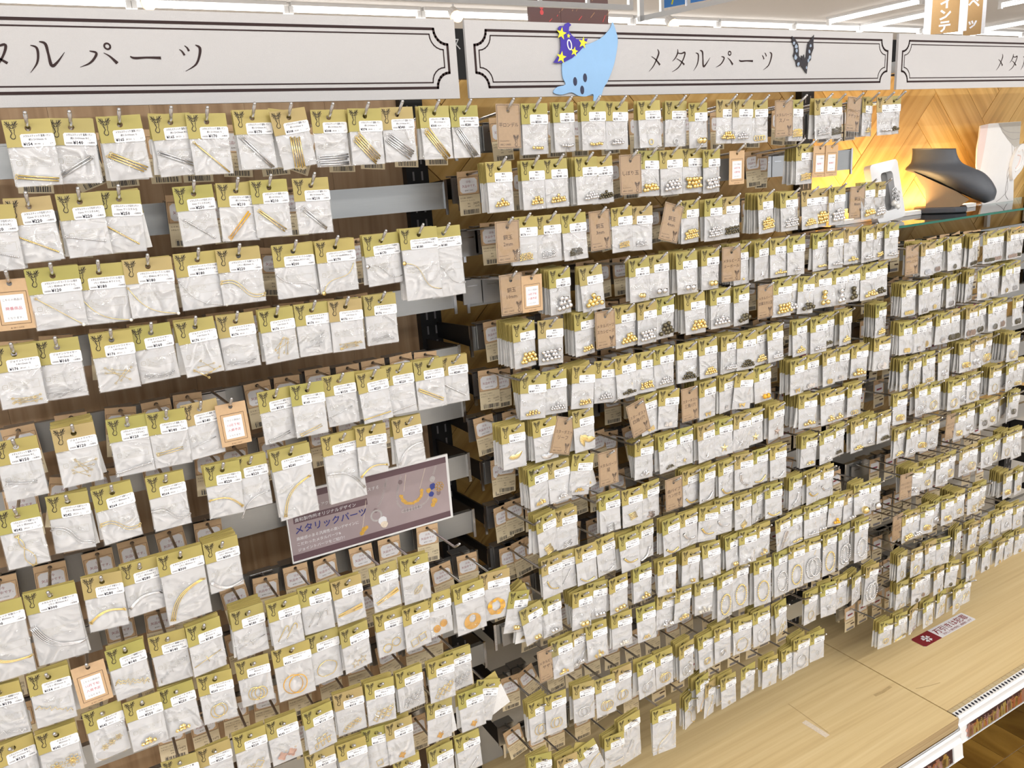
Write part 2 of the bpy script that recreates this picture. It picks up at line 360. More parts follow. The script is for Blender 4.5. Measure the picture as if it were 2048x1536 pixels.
def frame_path(x0, x1, z0, z1, cut, inset):
    # rectangle with concave quarter-round corners
    x0 += inset; x1 -= inset; z0 += inset; z1 -= inset; P = []
    for cx, cz, a0 in ((x1, z1, 180), (x1, z0, 90), (x0, z0, 0), (x0, z1, 270)):
        r = cut
        sg = [(cx+r*math.cos(math.radians(a0+sgn)), cz+r*math.sin(math.radians(a0+sgn))) for sgn in (0, 15, 30, 45, 60, 75, 90)]
        P += sg if True else []
    return P+[P[0]]
def sign(x0, x1, textx, label):
    r = empty('hanging_sign', ((x0+x1)/2*mm, -.199, 1.561)); w = (x1-x0)/2
    mb = MB(); mb.box(-w, w, 0, 5, 0, 100, 'sign'); obj('board', mb, r)
    mb = MB()
    for ins, wd in ((0, 3.3), (6.6, 1.6)):
        P = frame_path(-w+13, w-13, 14, 87.5, 19, ins)
        # sharp polyline ribbon
        for i in range(len(P)-1):
            a, b = Vector(P[i]), Vector(P[i+1]); t = (b-a).normalized(); e = t*wd*.35; mb.ribbon([tuple(a-e), tuple(b+e)], wd, -.35, 'maroon')
    obj('painted_border', mb, r)
    for ch, X in zip('メタルパーツ', (textx+49*i for i in range(6))):
        mb = MB(); brush(mb, ch, X-(x0+x1)/2, 50, -.4); obj('letter', mb, r)
    for sx in (-w+120, w-120): mb = MB(); mb.box(sx-10, sx+10, 5, 185, 40, 62, 'alu'); obj('bracket', mb, r)
    return tag(r, label, 'sign', 'hanging white name boards')
sign(-893, -7, -594, 'long white sign board in maroon frame above the plain plank bay')
sign(8, 912, 336, 'long white sign board in maroon frame carrying the paper ghost and bat')
sign(930, 1790, 1267, 'long white sign board in maroon frame above the glass shelf')

def star(cx, cz, r, rot=0, inner=.42): return [(cx+(r if i % 2 == 0 else r*inner)*math.sin(math.pi*i/5+rot), cz+(r if i % 2 == 0 else r*inner)*math.cos(math.pi*i/5+rot)) for i in range(10)]
M['ghost'] = mat('pale_blue_laminated_paper', (.30, .53, .84), .12, var=.04, bump=.4, bscale=60, coat=.4)
M['hat'] = mat('violet_blue_paper', (.045, .02, .36), .25, var=.35, scale=40)
M['yellow'] = mat('yellow_paper', (.85, .78, .03), .4)
M['navy'] = mat('navy_ink', (.02, .025, .07), .5)
GH = [(162, 1607), (161, 1597), (162, 1586), (166, 1577), (152, 1574), (145, 1569), (146, 1565), (159, 1563), (176, 1566), (188, 1561), (202, 1560), (215, 1563), (215, 1552), (223, 1551), (229, 1559), (235, 1572), (242, 1580), (252, 1597), (259, 1615), (264, 1638), (261, 1651), (258, 1659), (255, 1664), (252, 1657), (245, 1650), (234, 1642), (220, 1636), (207, 1632), (191, 1628), (170, 1618)]
HAT = [(146, 1607), (151, 1612), (158, 1620), (160, 1628), (160, 1639), (158, 1647), (157, 1654), (160, 1656), (167, 1656), (169, 1659), (175, 1661), (180, 1658), (176, 1655), (175, 1650), (180, 1644), (188, 1639), (199, 1639), (208, 1640), (204, 1632), (193, 1623), (179, 1613), (163, 1607), (153, 1606)]
r = empty('ghost_cutout', (.21, -.2005, 1.561)); rel = lambda P: [(a-210, b-1561) for a, b in P]
mb = MB(); mb.prism([p[:2] for p in smooth_line(rel(GH)+[rel(GH)[0]], 3)[:-1]], -1.2, 0, 'ghost'); obj('body', mb, r)
mb = MB()
for x, z in ((183, 1581), (201, 1586), (195, 1569)): mb.flat([(x-210+3.6*math.cos(a)*1.0, z-1561+6.2*math.sin(a)) for a in (2*math.pi*i/14 for i in range(14))], -1.4, 'navy')
obj('face', mb, r)
mb = MB(); mb.prism(rel(HAT), -2.4, -1.3, 'hat'); h = obj('wizard_hat', mb, r)
mb = MB()
for (x, z), rr in zip([(162, 1646), (174, 1643), (199, 1634), (183, 1622), (160, 1614)], (9, 3.6, 8.5, 7, 9)): mb.flat(star(x-210, z-1561, rr, .2), -2.7, 'yellow')
mb.ribbon([(175-210+3.4*math.cos(a)-.8*math.sin(a), 1631-1561+6.5*math.sin(a)) for a in (2*math.pi*i/16 for i in range(17))], 1.9, -2.8, 'label'); obj('stars_and_zero', mb, h)
tag(r, 'pale blue paper ghost in a starry purple wizard hat stuck on sign', 'decoration')
BAT = [(638, 1651), (646, 1647), (654, 1638), (656, 1628), (656, 1620), (663, 1612), (662, 1620), (666, 1618), (669, 1622), (671, 1614), (675, 1618), (676, 1628), (678, 1639), (685, 1646), (693, 1654), (692, 1641), (693, 1632), (688, 1623), (687, 1613), (680, 1608), (678, 1597), (677, 1590), (671, 1596), (663, 1603), (652, 1602), (650, 1609), (646, 1617), (642, 1619), (645, 1625), (645, 1633), (639, 1642)]
M['bat'] = mat('black_glitter_paper', (.02, .015, .02), .25, var=.3); M['glit'] = mat('blue_grey_glitter', (.35, .42, .52), .3, .4, .5, 400)
r = empty('bat_cutout', (.667, -.2005, 1.59)); mb = MB(); mb.prism([(a-667, b-1590) for a, b in BAT], -1, 0, 'bat'); obj('body', mb, r)
mb = MB()
for x, z, s in ((643, 1640, 3), (649, 1634, 4), (650, 1628, 3), (648, 1617, 4), (655, 1606, 4), (685, 1636, 3.5), (682, 1627, 3.5), (684, 1617, 3.5), (680, 1612, 3), (676, 1600, 2.5)):
    mb.flat([(x-667+s*RND.uniform(.6, 1.1)*math.cos(a), z-1590+s*RND.uniform(.6, 1.3)*math.sin(a)) for a in (2*math.pi*i/7 for i in range(7))], -1.2, 'glit')
obj('glitter_patches', mb, r); tag(r, 'small black glitter paper bat stuck on white sign', 'decoration')
# ------------------------------------------------------------------ contents of the packets
KINDS = {'R': ('rod_packet', 'metal_rod', 'rods'), 'T': ('twist_rod_packet', 'twisted_rod', 'twisted rods'), 'P': ('pearl_pin_packet', 'pearl_pin', 'pearl-tipped wires'),
 'W': ('wave_wire_packet', 'wave_wire', 'wavy wires'), 'V': ('cup_wire_packet', 'cup_wire', 'wavy wires with a cup'), 'C': ('curved_bar_packet', 'curved_bar', 'curved bars'),
 'J': ('joint_wire_packet', 'looped_wire', 'looped wires'), 'Z': ('zigzag_wire_packet', 'zigzag_wire', 'zigzag wires'), 'X': ('toggle_bar_packet', 'toggle_bar', 'toggle bars'),
 'H': ('hook_wire_packet', 'hook_wire', 'hook-shaped wires'), 'E': ('wedge_packet', 'wedge', 'tapered plates'), 'L': ('leaf_packet', 'leaf', 'leaves'),
 'F': ('flower_packet', 'filigree_flower', 'filigree flowers'), 'N': ('nugget_packet', 'nugget', 'nuggets'), 'B': ('bead_packet', 'bead', 'round beads'), 'O': ('ring_packet', 'ring', 'rings'),
 'S': ('star_packet', 'star', 'stars'), 'G': ('loop_pair_packet', 'loop', 'linked loops'), 'Q': ('clover_frame_packet', 'clover_frame', 'clover frames'), 'D': ('hoop_disc_packet', 'hoop_disc', 'pierced discs'),
 'M': ('disc_packet', 'disc', 'flat discs'), 'Y': ('bead_chain_packet', 'bead_chain', 'beaded hoops')}
COLN = {'g': 'gold', 's': 'silver', 'b': 'dark bronze', 'd': 'deep gold', 'r': 'rose', 'p': 'pink', 'w': 'pale'}
NUM = ['', 'one', 'two', 'three', 'four', 'five', 'six', 'seven', 'eight', 'nine', 'ten']
def rline(cx, cz, a, L): c, s_ = math.cos(a), math.sin(a); return (cx-c*L/2, cz-s_*L/2), (cx+c*L/2, cz+s_*L/2)
def parse_code(code):
    o = code.split('/'); h = o[0]; k = h[0]; c = h[1]; rest = h[2:]; ang = 0.
    if '@' in rest: rest, a = rest.split('@'); ang = math.radians(float(a))
    n = int(rest) if rest else 1
    d = dict(k=k, c=c, n=n, a=ang, opts=set(), price=110, tilt=0., turn=0.)
    for q in o[1:]:
        if q[0] == 'p' and q[1:].isdigit(): d['price'] = int(q[1:])
        elif q[0] == 't' and q[1:].lstrip('-').isdigit(): d['tilt'] = float(q[1:])
        elif q[0] == 'y' and q[1:].isdigit(): d['turn'] = float(q[1:])
        else: d['opts'].add(q)
    return d
def contents(d, Wd, H):
    """pieces lying in the bag: list of (name, MB)"""
    k, c, n, a, o = d['k'], d['c'], d['n'], d['a'], d['opts']; rg = random.Random(hash_(k+c+str(n)+str(round(a, 2))+''.join(sorted(o))))
    zt = -20.; zb = -(H-9)+3.; hw = Wd/2-(3.5 if k not in 'CWPV' or 'tube' in o else 1.5); cz = zb+(zt-zb)*.45; out = []
    if 'low' in o: cz = zb+5
    y = -1.8; nm = KINDS[k][1]
    def fit(L): return min(L, (2*hw)/max(.05, abs(math.cos(a))), (zt-zb)/max(.05, abs(math.sin(a))))
    def offs(n, s): return [(i-(n-1)/2)*s for i in range(n)]
    px, pz = -math.sin(a), math.cos(a); ca, sa = math.cos(a), math.sin(a)
    if k in 'RTXEH' or k == 'J':
        L = fit(46 if 'long' in o else 27 if 'thin' in o else 14 if 'tube' in o else 36)
        if k == 'T': L = fit(36)
        for i, q in enumerate(offs(n if k != 'J' else (7 if n < 2 else 6), 2.7 if k == 'R' else 2.8)):
            mb = MB(); x0 = px*q; z0 = pz*q; aa = a+rg.uniform(-.03, .03); sh = rg.uniform(-1.5, 1.5)
            if 'tube' in o: aa = a+rg.uniform(-.12, .12)*(1 if n < 5 else .3)
            if k == 'J': aa = a+(rg.uniform(-.12, .12) if n == 1 else rg.uniform(-.9, .9)); x0 = rg.uniform(-6, 8); z0 = rg.uniform(-3, 3)*(1 if n == 1 else 2.2); L = 20 if n == 1 else 18
            p, e = rline(x0+math.cos(aa)*sh, cz+z0+math.sin(aa)*sh, aa, L)
            if k == 'R':
                r = .55 if 'thin' in o else .95 if 'tube' not in o else 1.0
                mb.tube([(p[0], y, p[1]), (e[0], y, e[1])], r, c, 6)
                if 'tube' not in o: mb.ring(p[0]-math.cos(aa)*1.4, p[1]-math.sin(aa)*1.4, 1.2, .32, c, y, 8, m=4)
            elif k == 'T':
                N = int(L/1.6)
                for j in range(N): t = j/(N-1); mb.sphere((p[0]+(e[0]-p[0])*t, y, p[1]+(e[1]-p[1])*t), 1.05, c, 6, 4)
                mb.ring(p[0]-ca*1.6, p[1]-sa*1.6, 1.2, .3, c, y, 8, m=4)
            elif k == 'J':
                mb.tube([(p[0], y, p[1]), (e[0], y, e[1])], .28, c, 4)
                mb.ring(p[0], p[1], 1.1, .25, c, y, 8, m=4); mb.ring(e[0], e[1], 1.1, .25, c, y, 8, m=4)
            elif k == 'X':
                mb.tube([(p[0], y, p[1]), (e[0], y, e[1])], .5, c, 5); m_ = ((p[0]+e[0])/2, (p[1]+e[1])/2)
                mb.tube([(m_[0]+px*4, y-.6, m_[1]+pz*4), (m_[0]-px*4, y-.6, m_[1]-pz*4)], .5, c, 5)
            elif k == 'E':
                w0, w1 = .6, 2.4; mb.prism([(p[0]+px*w0, p[1]+pz*w0), (e[0]+px*w1, e[1]+pz*w1), (e[0]-px*w1, e[1]-pz*w1), (p[0]-px*w0, p[1]-pz*w0)], y-.8, y, c)
            elif k == 'H':
                L2 = 17; P = [(-L2/2, -L2*.55), (L2*.2, L2*.42), (L2*.36, L2*.5), (L2*.46, L2*.36), (L2*.4, L2*.05)]; dx = (i-(n-1)/2)*11
                P = smooth_line([(x_*1.0+dx, z_) for x_, z_ in P], 4); mb.tube([(x_, y, cz+2+z_) for x_, z_ in P], .6, c, 5)
            out.append((nm, mb))
    elif k in 'PWVCZ':
        L = fit(62 if k in 'PWVC' else 42)
        if k == 'C' and 'tube' in o: L = fit(30)
        if k == 'C': L *= .94
        for i, q in enumerate(offs(1 if k in 'PV' else n, 3.0 if 'fat' not in o else 3.6)):
            mb = MB(); P = []
            for j in range(15):
                t = j/14; s_ = (t-.5)*L
                if k == 'P': h = 0 if n == 0 else (-.16*L*math.sin(math.pi*t) if n == 1 else .07*L*math.sin(2*math.pi*t)*-1)
                elif k in 'WV': h = .09*L*math.sin(2*math.pi*t)*(1 if n != 2 or abs(a) < 1 or i == 0 else -1)
                elif k == 'C': h = (.17 if (a >= 0 or 'up' in o) and 'tube' not in o else -.2)*L*math.sin(math.pi*t)
                else: h = (1.6 if j % 2 else -1.6)+(.8 if j % 3 else -.8)
                P.append((ca*s_+px*(h+q), y-.15*i, cz+sa*s_+pz*(h+q)))
            if k == 'C':
                mz = sum(p[2] for p in P)/15-cz; P = [(p[0], p[1], p[2]-mz*.7) for p in P]
            r = {'P': .42, 'W': .45, 'V': .42, 'Z': .45, 'C': .6}[k]
            if 'tube' in o: r = 1.05 if 'fat' not in o else 1.45
            mb.tube(P, r, c, 6)
            if 'tube' in o: mb.sphere(P[0], r*.75, 'ink', 6, 4)
            elif k != 'Z': mb.ring(P[0][0], P[0][2], 1.2, .3, c, y, 8, m=4)
            if k == 'P': mb.sphere((P[-1][0], y-1, P[-1][2]), 2.0, 'pearl', 10, 6)
            if k == 'V':
                e_ = P[0] if a < 0 or n == 2 else P[0]
                mb.tube([(e_[0]-.1, y-.4, e_[2]), (e_[0], y-1.6, e_[2])], [2.8, 2.6], c, 10)
            elif k in 'WC' and 'tube' not in o: mb.ring(P[-1][0], P[-1][2], 1.2, .3, c, y, 8, m=4)
            out.append((nm, mb))
    elif k == 'L':
        for i in range(n):
            mb = MB(); an = a+(i-(n-1)/2)*.6; Ll = 22 if 'big' in o else 18; wv = .22
            cx_, cz_ = (i-(n-1)/2)*7+2, cz-1+(i % 2)*2; cc, ss = math.cos(an), math.sin(an); P = []
            for t in [j/8 for j in range(9)]: P.append((t-.5, wv*math.sin(math.pi*t**.8)))
            P += [(x_, -z_) for x_, z_ in P[-2:0:-1]]
            poly = [(cx_+Ll*(x_*cc-z_*ss), cz_+Ll*(x_*ss+z_*cc)) for x_, z_ in P]
            if 'low' not in o and d['price'] == 220:
                mb.tube([(x_, y, z_) for x_, z_ in poly], .45, c, 4, True)
                for t in (-.35, -.2, -.05, .1, .25):
                    for sg in (-1, 1): mb.tube([(cx_+Ll*t*cc, y, cz_+Ll*t*ss), (cx_+Ll*((t+.16)*cc-sg*.15*ss), y, cz_+Ll*((t+.16)*ss+sg*.15*cc))], .3, c, 4)
                mb.tube([(cx_-Ll*.5*cc, y, cz_-Ll*.5*ss), (cx_+Ll*.5*cc, y, cz_+Ll*.5*ss)], .35, c, 4)
            else:
                m0 = len(poly); ctr = (cx_, y-2.2, cz_); vs = [(x_, y-i*.6, z_) for x_, z_ in poly]+[(ctr[0], ctr[1]-i*.6, ctr[2])]
                mb.add(vs, [(j, (j+1) % m0, m0) for j in range(m0)], c); mb.tube([vs[0], vs[m0], vs[8]], .35, c, 4)
            out.append((nm, mb))
    elif k == 'F':
        for i in range(n):
            mb = MB(); R_ = 4.2 if 'small' in o else 8.5; cx_ = (i-(n-1)/2)*R_*1.9+2; cz_ = cz+(i-(n-1)/2)*R_*math.sin(a)
            for j in range(6 if 'small' in o else 8):
                q = 2*math.pi*j/(6 if 'small' in o else 8); mb.ring(cx_+R_*.62*math.cos(q), cz_+R_*.62*math.sin(q), R_*.36, .35, c, y, 9, 1.0, .62, q, 4)
                if 'small' not in o: mb.ring(cx_+R_*.3*math.cos(q+.4), cz_+R_*.3*math.sin(q+.4), R_*.2, .3, c, y-.5, 7, m=4)
            mb.sphere((cx_, y-.6, cz_), R_*.17, c, 7, 4); out.append((nm, mb))
    elif k in 'NB':
        r = .95
        if k == 'B': r = 1.25 if 'fine' in o else 4.7 if 'huge' in o else 3.8 if 'big' in o else 3.15 if 'mid' in o else 2.25
        else: r = 3.0 if 'big' in o else 2.2 if n <= 6 else 1.7
        if k == 'B' and n == 1 and 'huge' in o: r = 8.
        row = 'row' in o; per = int((2*hw-4)//(2*r)) if row else max(2, int(math.ceil(math.sqrt(n*2.2 if 'fine' not in o else n*1.8))))
        per = min(per, int((2*hw-2)//(2*r))); per = max(per, 1); P = []; i = 0; lay = 0; cx0 = rg.uniform(-2, 5) if not row else 2
        if 'huge' in o: per = 2; cx0 = 1
        while i < n:
            m_ = min(per-(lay % 2 if n > per else 0), n-i); m_ = max(1, m_)
            for j in range(m_):
                P.append((cx0+(j-(m_-1)/2)*2*r+rg.uniform(-.3, .3)*r, y-r*.8-rg.uniform(0, .4)*r, zb+r+3.5+lay*r*1.75+rg.uniform(-.25, .25)*r+(j*.12*r if not row else 0))); i += 1
            lay += 1
        big = r >= 2.9 or k == 'N' and r >= 2.5
        mb = MB()
        for p in P:
            if big: mb = MB()
            if k == 'B':
                sg = 12 if r > 2.9 else 8 if r > 1.5 else 6; mb.sphere(p, r, c, sg, sg//2+1)
                if r > 1.9: mb.ring(p[0]+r*.35, p[2]+r*.5, r*.24, r*.1, 'ink', p[1]-r*.78, 7, m=4)
            else:
                b = len(mb.v); mb.sphere(p, r, c, 6, 4); mb.v[b:] = [(v[0]+rg.uniform(-.35, .35)*r, v[1]+rg.uniform(-.3, .3)*r, v[2]+rg.uniform(-.4, .4)*r) for v in mb.v[b:]]
            if big: out.append((nm, mb))
        if not big: out.append((nm+'s', mb))
    elif k in 'OY':
        big = 'huge' in o; r = 14. if big else 9. if 'mid' in o else 6.2 if 'low' not in o else 4.
        r = min(r, hw-1.5)
        if k == 'Y': r = min(13., hw-3)
        for i in range(n):
            mb = MB(); cx_ = (i-(n-1)/2)*(r*.45 if n > 1 else 0)+rg.uniform(-1, 1); cz_ = max(zb+r*1.02, cz-3)+rg.uniform(-.8, .8) if k == 'O' else (zb+zt)/2-3
            if 'low' in o: cx_ = (i-(n-1)/2)*min(r*1.3, 2*(hw-r)/max(1, n-1)); cz_ = zb+r+1
            if k == 'Y':
                N = 30
                for j in range(N): q = 2*math.pi*j/N; mb.sphere((cx_+i*2+r*math.cos(q), y-1.4-i, cz_+r*1.55*math.sin(q)+i*2), 1.55, c, 6, 4)
            elif 'drop' in o:
                P = [(cx_+r*.62*math.sin(q)*(1-.45*math.cos(q/2)**4), y-i*.6, cz_-r*.9*math.cos(q)) for q in (2*math.pi*j/20 for j in range(20))]; mb.tube(P, .55, c, 5, True)
            elif 'wavy' in o: mb.tube([(cx_+(r+.5*math.sin(4*q))*math.cos(q), y, cz_+(r*.8+.6*math.sin(5*q))*math.sin(q)) for q in (2*math.pi*j/24 for j in range(24))], .6, c, 5, True)
            else: mb.ring(cx_, cz_, r*(1-.03*i), .62 if r > 8 else .75 if r > 5 else .8, c, y-i*.5, 22 if r > 8 else 14, rg.uniform(.86, 1.), 1., rg.uniform(-.3, .3))
            out.append((nm, mb))
    elif k == 'S':
        for i in range(n):
            mb = MB(); R_ = 9 if 'big' in o else 6.5 if 'line' in o else 5; cx_ = (i-(n-1)/2)*R_*1.7+1; cz_ = zb+R_+2+i*2
            P = star(cx_, cz_, R_, rg.uniform(-.3, .3))
            if 'line' in o: mb.tube([(x_, y, z_) for x_, z_ in P], .5, c, 4, True)
            else: mb.add([(x_, y, z_) for x_, z_ in P]+[(cx_, y-2, cz_)], [(j, (j+1) % 10, 10) for j in range(10)], c)
            out.append((nm, mb))
    elif k == 'G':
        for i in range(n):
            mb = MB(); r = 6.3 if 'cup' not in o else 5.2; cx_ = (i-.5)*r*2.15; cz_ = cz-4+(i-.5)*r*2.1*math.sin(a)
            N = 26
            if 'cup' in o:
                mb.ring(cx_, cz_, r, .7, c, y, 18); mb.flat([(cx_+r*math.cos(q), cz_+r*math.sin(q)) for q in (2*math.pi*j/16 for j in range(16))], y+.4, c); mb.ring(cx_, cz_, r*.55, .5, c, y, 14)
            else:
                for j in range(N): q = 2*math.pi*j/N; mb.sphere((cx_+r*math.cos(q), y, cz_+r*math.sin(q)), .85, c, 6, 4)
            out.append((nm, mb))
    elif k == 'Q':
        r = 6.5 if n <= 2 else 4.4; r = 2.7 if 'small' in o else r
        if n == 1: r = 5.2
        for i in range(n):
            mb = MB(); col_ = max(1, math.ceil(n/2)) if n > 2 else n; gi, gj = i % col_, i//col_
            cx_ = (gi-(col_-1)/2)*r*2.0+gj*r*.9; cx_ = max(-hw+r, min(hw-r, cx_)) if n <= 2 else cx_*min(1, (hw-r)/max(.1, r*(col_-1)*1.0+r*.5))
            cz_ = zb+r+2+gj*r*1.8+(gi*r*1.6*math.sin(a)); P = []
            for j in range(16):
                q = 2*math.pi*j/16
                rr = r*(.78+.22*math.cos(4*q)) if 'sq' not in o and 'dia' not in o else r*(min(1/max(.01, abs(math.cos(q))), 1/max(.01, abs(math.sin(q))))*.8)
                sx, sz = (1, 1) if 'dia' not in o else (.55, 1.1)
                P.append((cx_+sx*rr*math.cos(q+.2), y-(i % 3)*.5, cz_+sz*rr*math.sin(q+.2)))
            mb.tube(P, .55 if r > 3 else .4, c if c != 'p' else 'p', 5, True)
            if c in 'pd' and n <= 2: mb.add([(p[0], y+.4, p[2]) for p in P], [tuple(range(16))], c)
            mb.ring(cx_+r*.85, cz_+r*.85, 1., .3, c if c != 'p' else 'g', y, 8, m=4); out.append((nm, mb))
    elif k == 'D':
        mb = MB(); R_ = 14.; cx_, cz_ = 1., zb+R_+1; hx, hz, hr = 0., 5., 5.6
        if 'wavy' in o: R_ = 15.; cz_ = zb+R_+4; hx, hz, hr = -.5, 1.5, 7.2
        N = 28; vo = []; vi = []; wv = 1.3 if 'wavy' in o else 0
        for j in range(N): q = 2*math.pi*j/N; e_ = R_*(1+(.04*math.sin(5*q) if wv else 0)); vo.append((cx_+e_*math.cos(q), y+wv*math.sin(6*q), cz_+e_*.92*math.sin(q))); vi.append((cx_+hx+hr*math.cos(q), y-.6+wv*math.cos(5*q), cz_+hz+hr*1.15*math.sin(q)))
        mb.add(vo+vi, [(j, (j+1) % N, N+(j+1) % N, N+j) for j in range(N)], 'd'); out.append((nm, mb))
    elif k == 'M':
        r = 5.6 if 'big' in o else 4.2 if n < 3 else 3.4
        for i in range(n):
            mb = MB(); cx_ = (i-(n-1)/2)*min(r*1.7, 2*(hw-r)/max(1, n-1))+(0 if n > 1 else rg.uniform(-2, 6)); cz_ = zb+r+1+rg.uniform(0, .8); N = 14 if not o & {'sq', 'tri'} else 4 if 'sq' in o else 3
            q0 = rg.uniform(-.4, .4)+math.pi/4; P = [(cx_+r*1.15*math.cos(q0+2*math.pi*j/N), cz_+r*1.15*math.sin(q0+2*math.pi*j/N)) for j in range(N)]
            mb.prism(P, y-.9-i*.3, y-.2-i*.3, c); out.append((nm, mb))
    return out
def hash_(s_):
    h = 7
    for ch in s_: h = (h*131+ord(ch)) % 1000003
    return h

# ------------------------------------------------------------------ shared packet meshes
CACHE = {}
def cached(key, fn):
    if key not in CACHE: CACHE[key] = fn()
    return CACHE[key]
def header_mesh(Wd):
    mb = MB(); w = Wd/2; O = [(w, -4.5), (w, 9), (0, 9), (-w, 9), (-w, -4.5), (-w, -18), (0, -18), (w, -18)]; O = O[0:1]+O[1:]
    Hh = [(3*math.cos(q), 3*math.sin(q)) for q in (math.radians(a) for a in (0, 45, 90, 135, 180, 225, 270, 315))]
    for y in (-.7, .5):
        mb.add([(x, y, z) for x, z in O]+[(x, y, z) for x, z in Hh], [(i, (i+1) % 8, 8+(i+1) % 8, 8+i) if y < 0 else (8+i, 8+(i+1) % 8, (i+1) % 8, i) for i in range(8)], 'header')
    for P in (O, Hh): mb.add([(x, -.7, z) for x, z in P]+[(x, .5, z) for x, z in P], [(i, (i+1) % 8, 8+(i+1) % 8, 8+i) for i in range(8)], 'header')
    return mb.mesh('header_card')
DEER = [([(.12, .94), (.3, .8)], .04), ([(.88, .94), (.7, .8)], .04), ([(.1, .7), (.26, .7)], .04), ([(.9, .7), (.74, .7)], .04), ([(.42, .84), (.5, .7), (.58, .84)], .04), ([(.3, .86), (.44, .78), (.56, .78), (.7, .86)], .035), ([(.05, 1), (.18, .84), (.34, .76), (.42, .62)], .05), ([(.2, 1), (.24, .82)], .04), ([(0, .86), (.18, .76), (.3, .72)], .04), ([(.34, .98), (.36, .78)], .04),
        ([(.95, 1), (.82, .84), (.66, .76), (.58, .62)], .05), ([(.8, 1), (.76, .82)], .04), ([(1, .86), (.82, .76), (.7, .72)], .04), ([(.64, .98), (.64, .78)], .04),
        ([(.2, .62), (.32, .66), (.4, .6), (.6, .6), (.68, .66), (.8, .62)], .045), ([(.3, .6), (.36, .48), (.44, .32), (.34, .24), (.27, .12), (.36, .02), (.5, 0), (.62, .05)], .06), ([(.68, .6), (.66, .45), (.6, .3), (.66, .18), (.62, .05)], .04), ([(.42, .5), (.46, .48)], .05), ([(.58, .5), (.6, .48)], .05)]
def deer(mb, x, z, w, h, k, y):
    for P, wd in DEER: mb.ribbon([(x+a*w, z+b*h) for a, b in P], wd*w*1.35, y, k)
def emblem_mesh(Wd):
    mb = MB(); deer(mb, -Wd/2+1.6, -9.8, 11.6, 17.2, 'ink', -.95); return mb.mesh('emblem')
def label_mesh(Wd):
    mb = MB(); x0 = -Wd/2+13; x1 = Wd/2+.25; z0, z1 = -18.2, -5.4; r = 1.3
    mb.prism([(x0+r, z0), (x1-r, z0), (x1, z0+r), (x1, z1-r), (x1-r, z1), (x0+r, z1), (x0, z1-r), (x0, z0+r)], -1.0, -.72, 'label'); return mb.mesh('price_label')
TITLES = {'R': ('メタルスティック 直角 1カン', '約1.5×30mm %s'), 'T': ('メタルスティック石付 2カン', '32mm クリスタル/%s'), 'P': ('メタルスティック カーブ パール1粒付', '1カン 約48mm ホワイト/%s'),
 'J': ('ジョイントワイヤー', '0.4×15mm %s'), 'W': ('メタルスティック 丸線ウェーブ', '2カン 約30mm %s'), 'V': ('メタルスティックウェーブ台座付', 'ラウンド5〜6mm用 約40mm %s'), 'C': ('メタルスティック 平線カーブ', '2カン 約30mm %s'),
 'Z': ('メタルスティック 細線細カクカク', '2カン 約36mm %s'), 'B': ('銅玉', '3mm %s'), 'N': ('メタルビーズ サザレ', '約5mm %s'), 'O': ('メタルリングパーツ', '約20mm %s'), 'S': ('メタルパーツ 星', '10mm %s'), 'Q': ('ヒキモノパーツ 4弁花カン', '約8mm %s'), 'M': ('メタルプレート', '約8mm %s')}
def print_mesh(k, c, price, Wd):
    mb = MB(); t = TITLES.get(k, ('メタルパーツ', '約20mm %s')); G = {'g': 'G', 's': 'RC', 'b': 'GB'}.get(c, 'G'); y = -1.12; x0 = -Wd/2+14.4; w = Wd-16
    text(mb, t[0], x0+w/2, -8.4, 2.6, 'print', y, w*.9, 'C', bold=.012); text(mb, t[1] % G, x0+w/2, -11.8, 2.5, 'print', y, w*.75, 'C', bold=.012)
    if price % 10 == 0:
        text(mb, '本体価格', x0, -16.3, 2.0, 'print', y, 6); text(mb, '¥%d' % price, x0+6.6, -16.8, 4.5, 'print', y, 9.6, bold=.03); text(mb, '1ケ', x0+w-5, -13.6, 1.6, 'print', y); text(mb, '+消費税', x0+w, -16.3, 2.0, 'print', y, 7.5, 'R')
    else:
        text(mb, '¥%d' % price, x0, -16.6, 3.9, 'print', y, 8.6, bold=.03); text(mb, '(¥%d   )' % (round(price/1.1/10)*10), x0+9.8, -16.2, 2.4, 'print', y, 10); text(mb, '2ケ', x0+w, -16.2, 2.2, 'print', y, None, 'R')
    return mb.mesh('label_print')
def paper_mesh(Wd, H):
    mb = MB(); w = Wd/2-.9; mb.box(-w, w, -.35, .35, -(H-9)+.8, -17.5, 'paper'); return mb.mesh('backing_paper')
def fine_mesh(Wd, H):
    mb = MB(); z = -17.5-(H-28)*.42; x0 = -Wd/2+5
    P = [(x0+2.3+2.3*max(-1, min(1, 1.25*math.cos(q))), z+2.3*max(-1, min(1, 1.25*math.sin(q)))) for q in (2*math.pi*j/16 for j in range(17))]; mb.ribbon(P, .42, -.5, 'fine')
    text(mb, 'プラ', x0+.9, z-.7, 1.8, 'fine', -.5)
    for j, t in enumerate(('●小さなお子様の手の届かない所に', '保管して下さい。火気注意', '素材 真鍮 メッキ加工品', '●強い力を加えないで下さい')): text(mb, t, x0+7.2, z+2.6-j*1.9, 1.45, 'fine', -.5, Wd-19)
    P = [(x0+6.3, z+4.6), (Wd/2-4.5, z+4.6), (Wd/2-4.5, z-4.2), (x0+6.3, z-4.2), (x0+6.3, z+4.6)]
    for i in range(4): mb.ribbon([P[i], P[i+1]], .22, -.5, 'fine')
    return mb.mesh('fine_print')
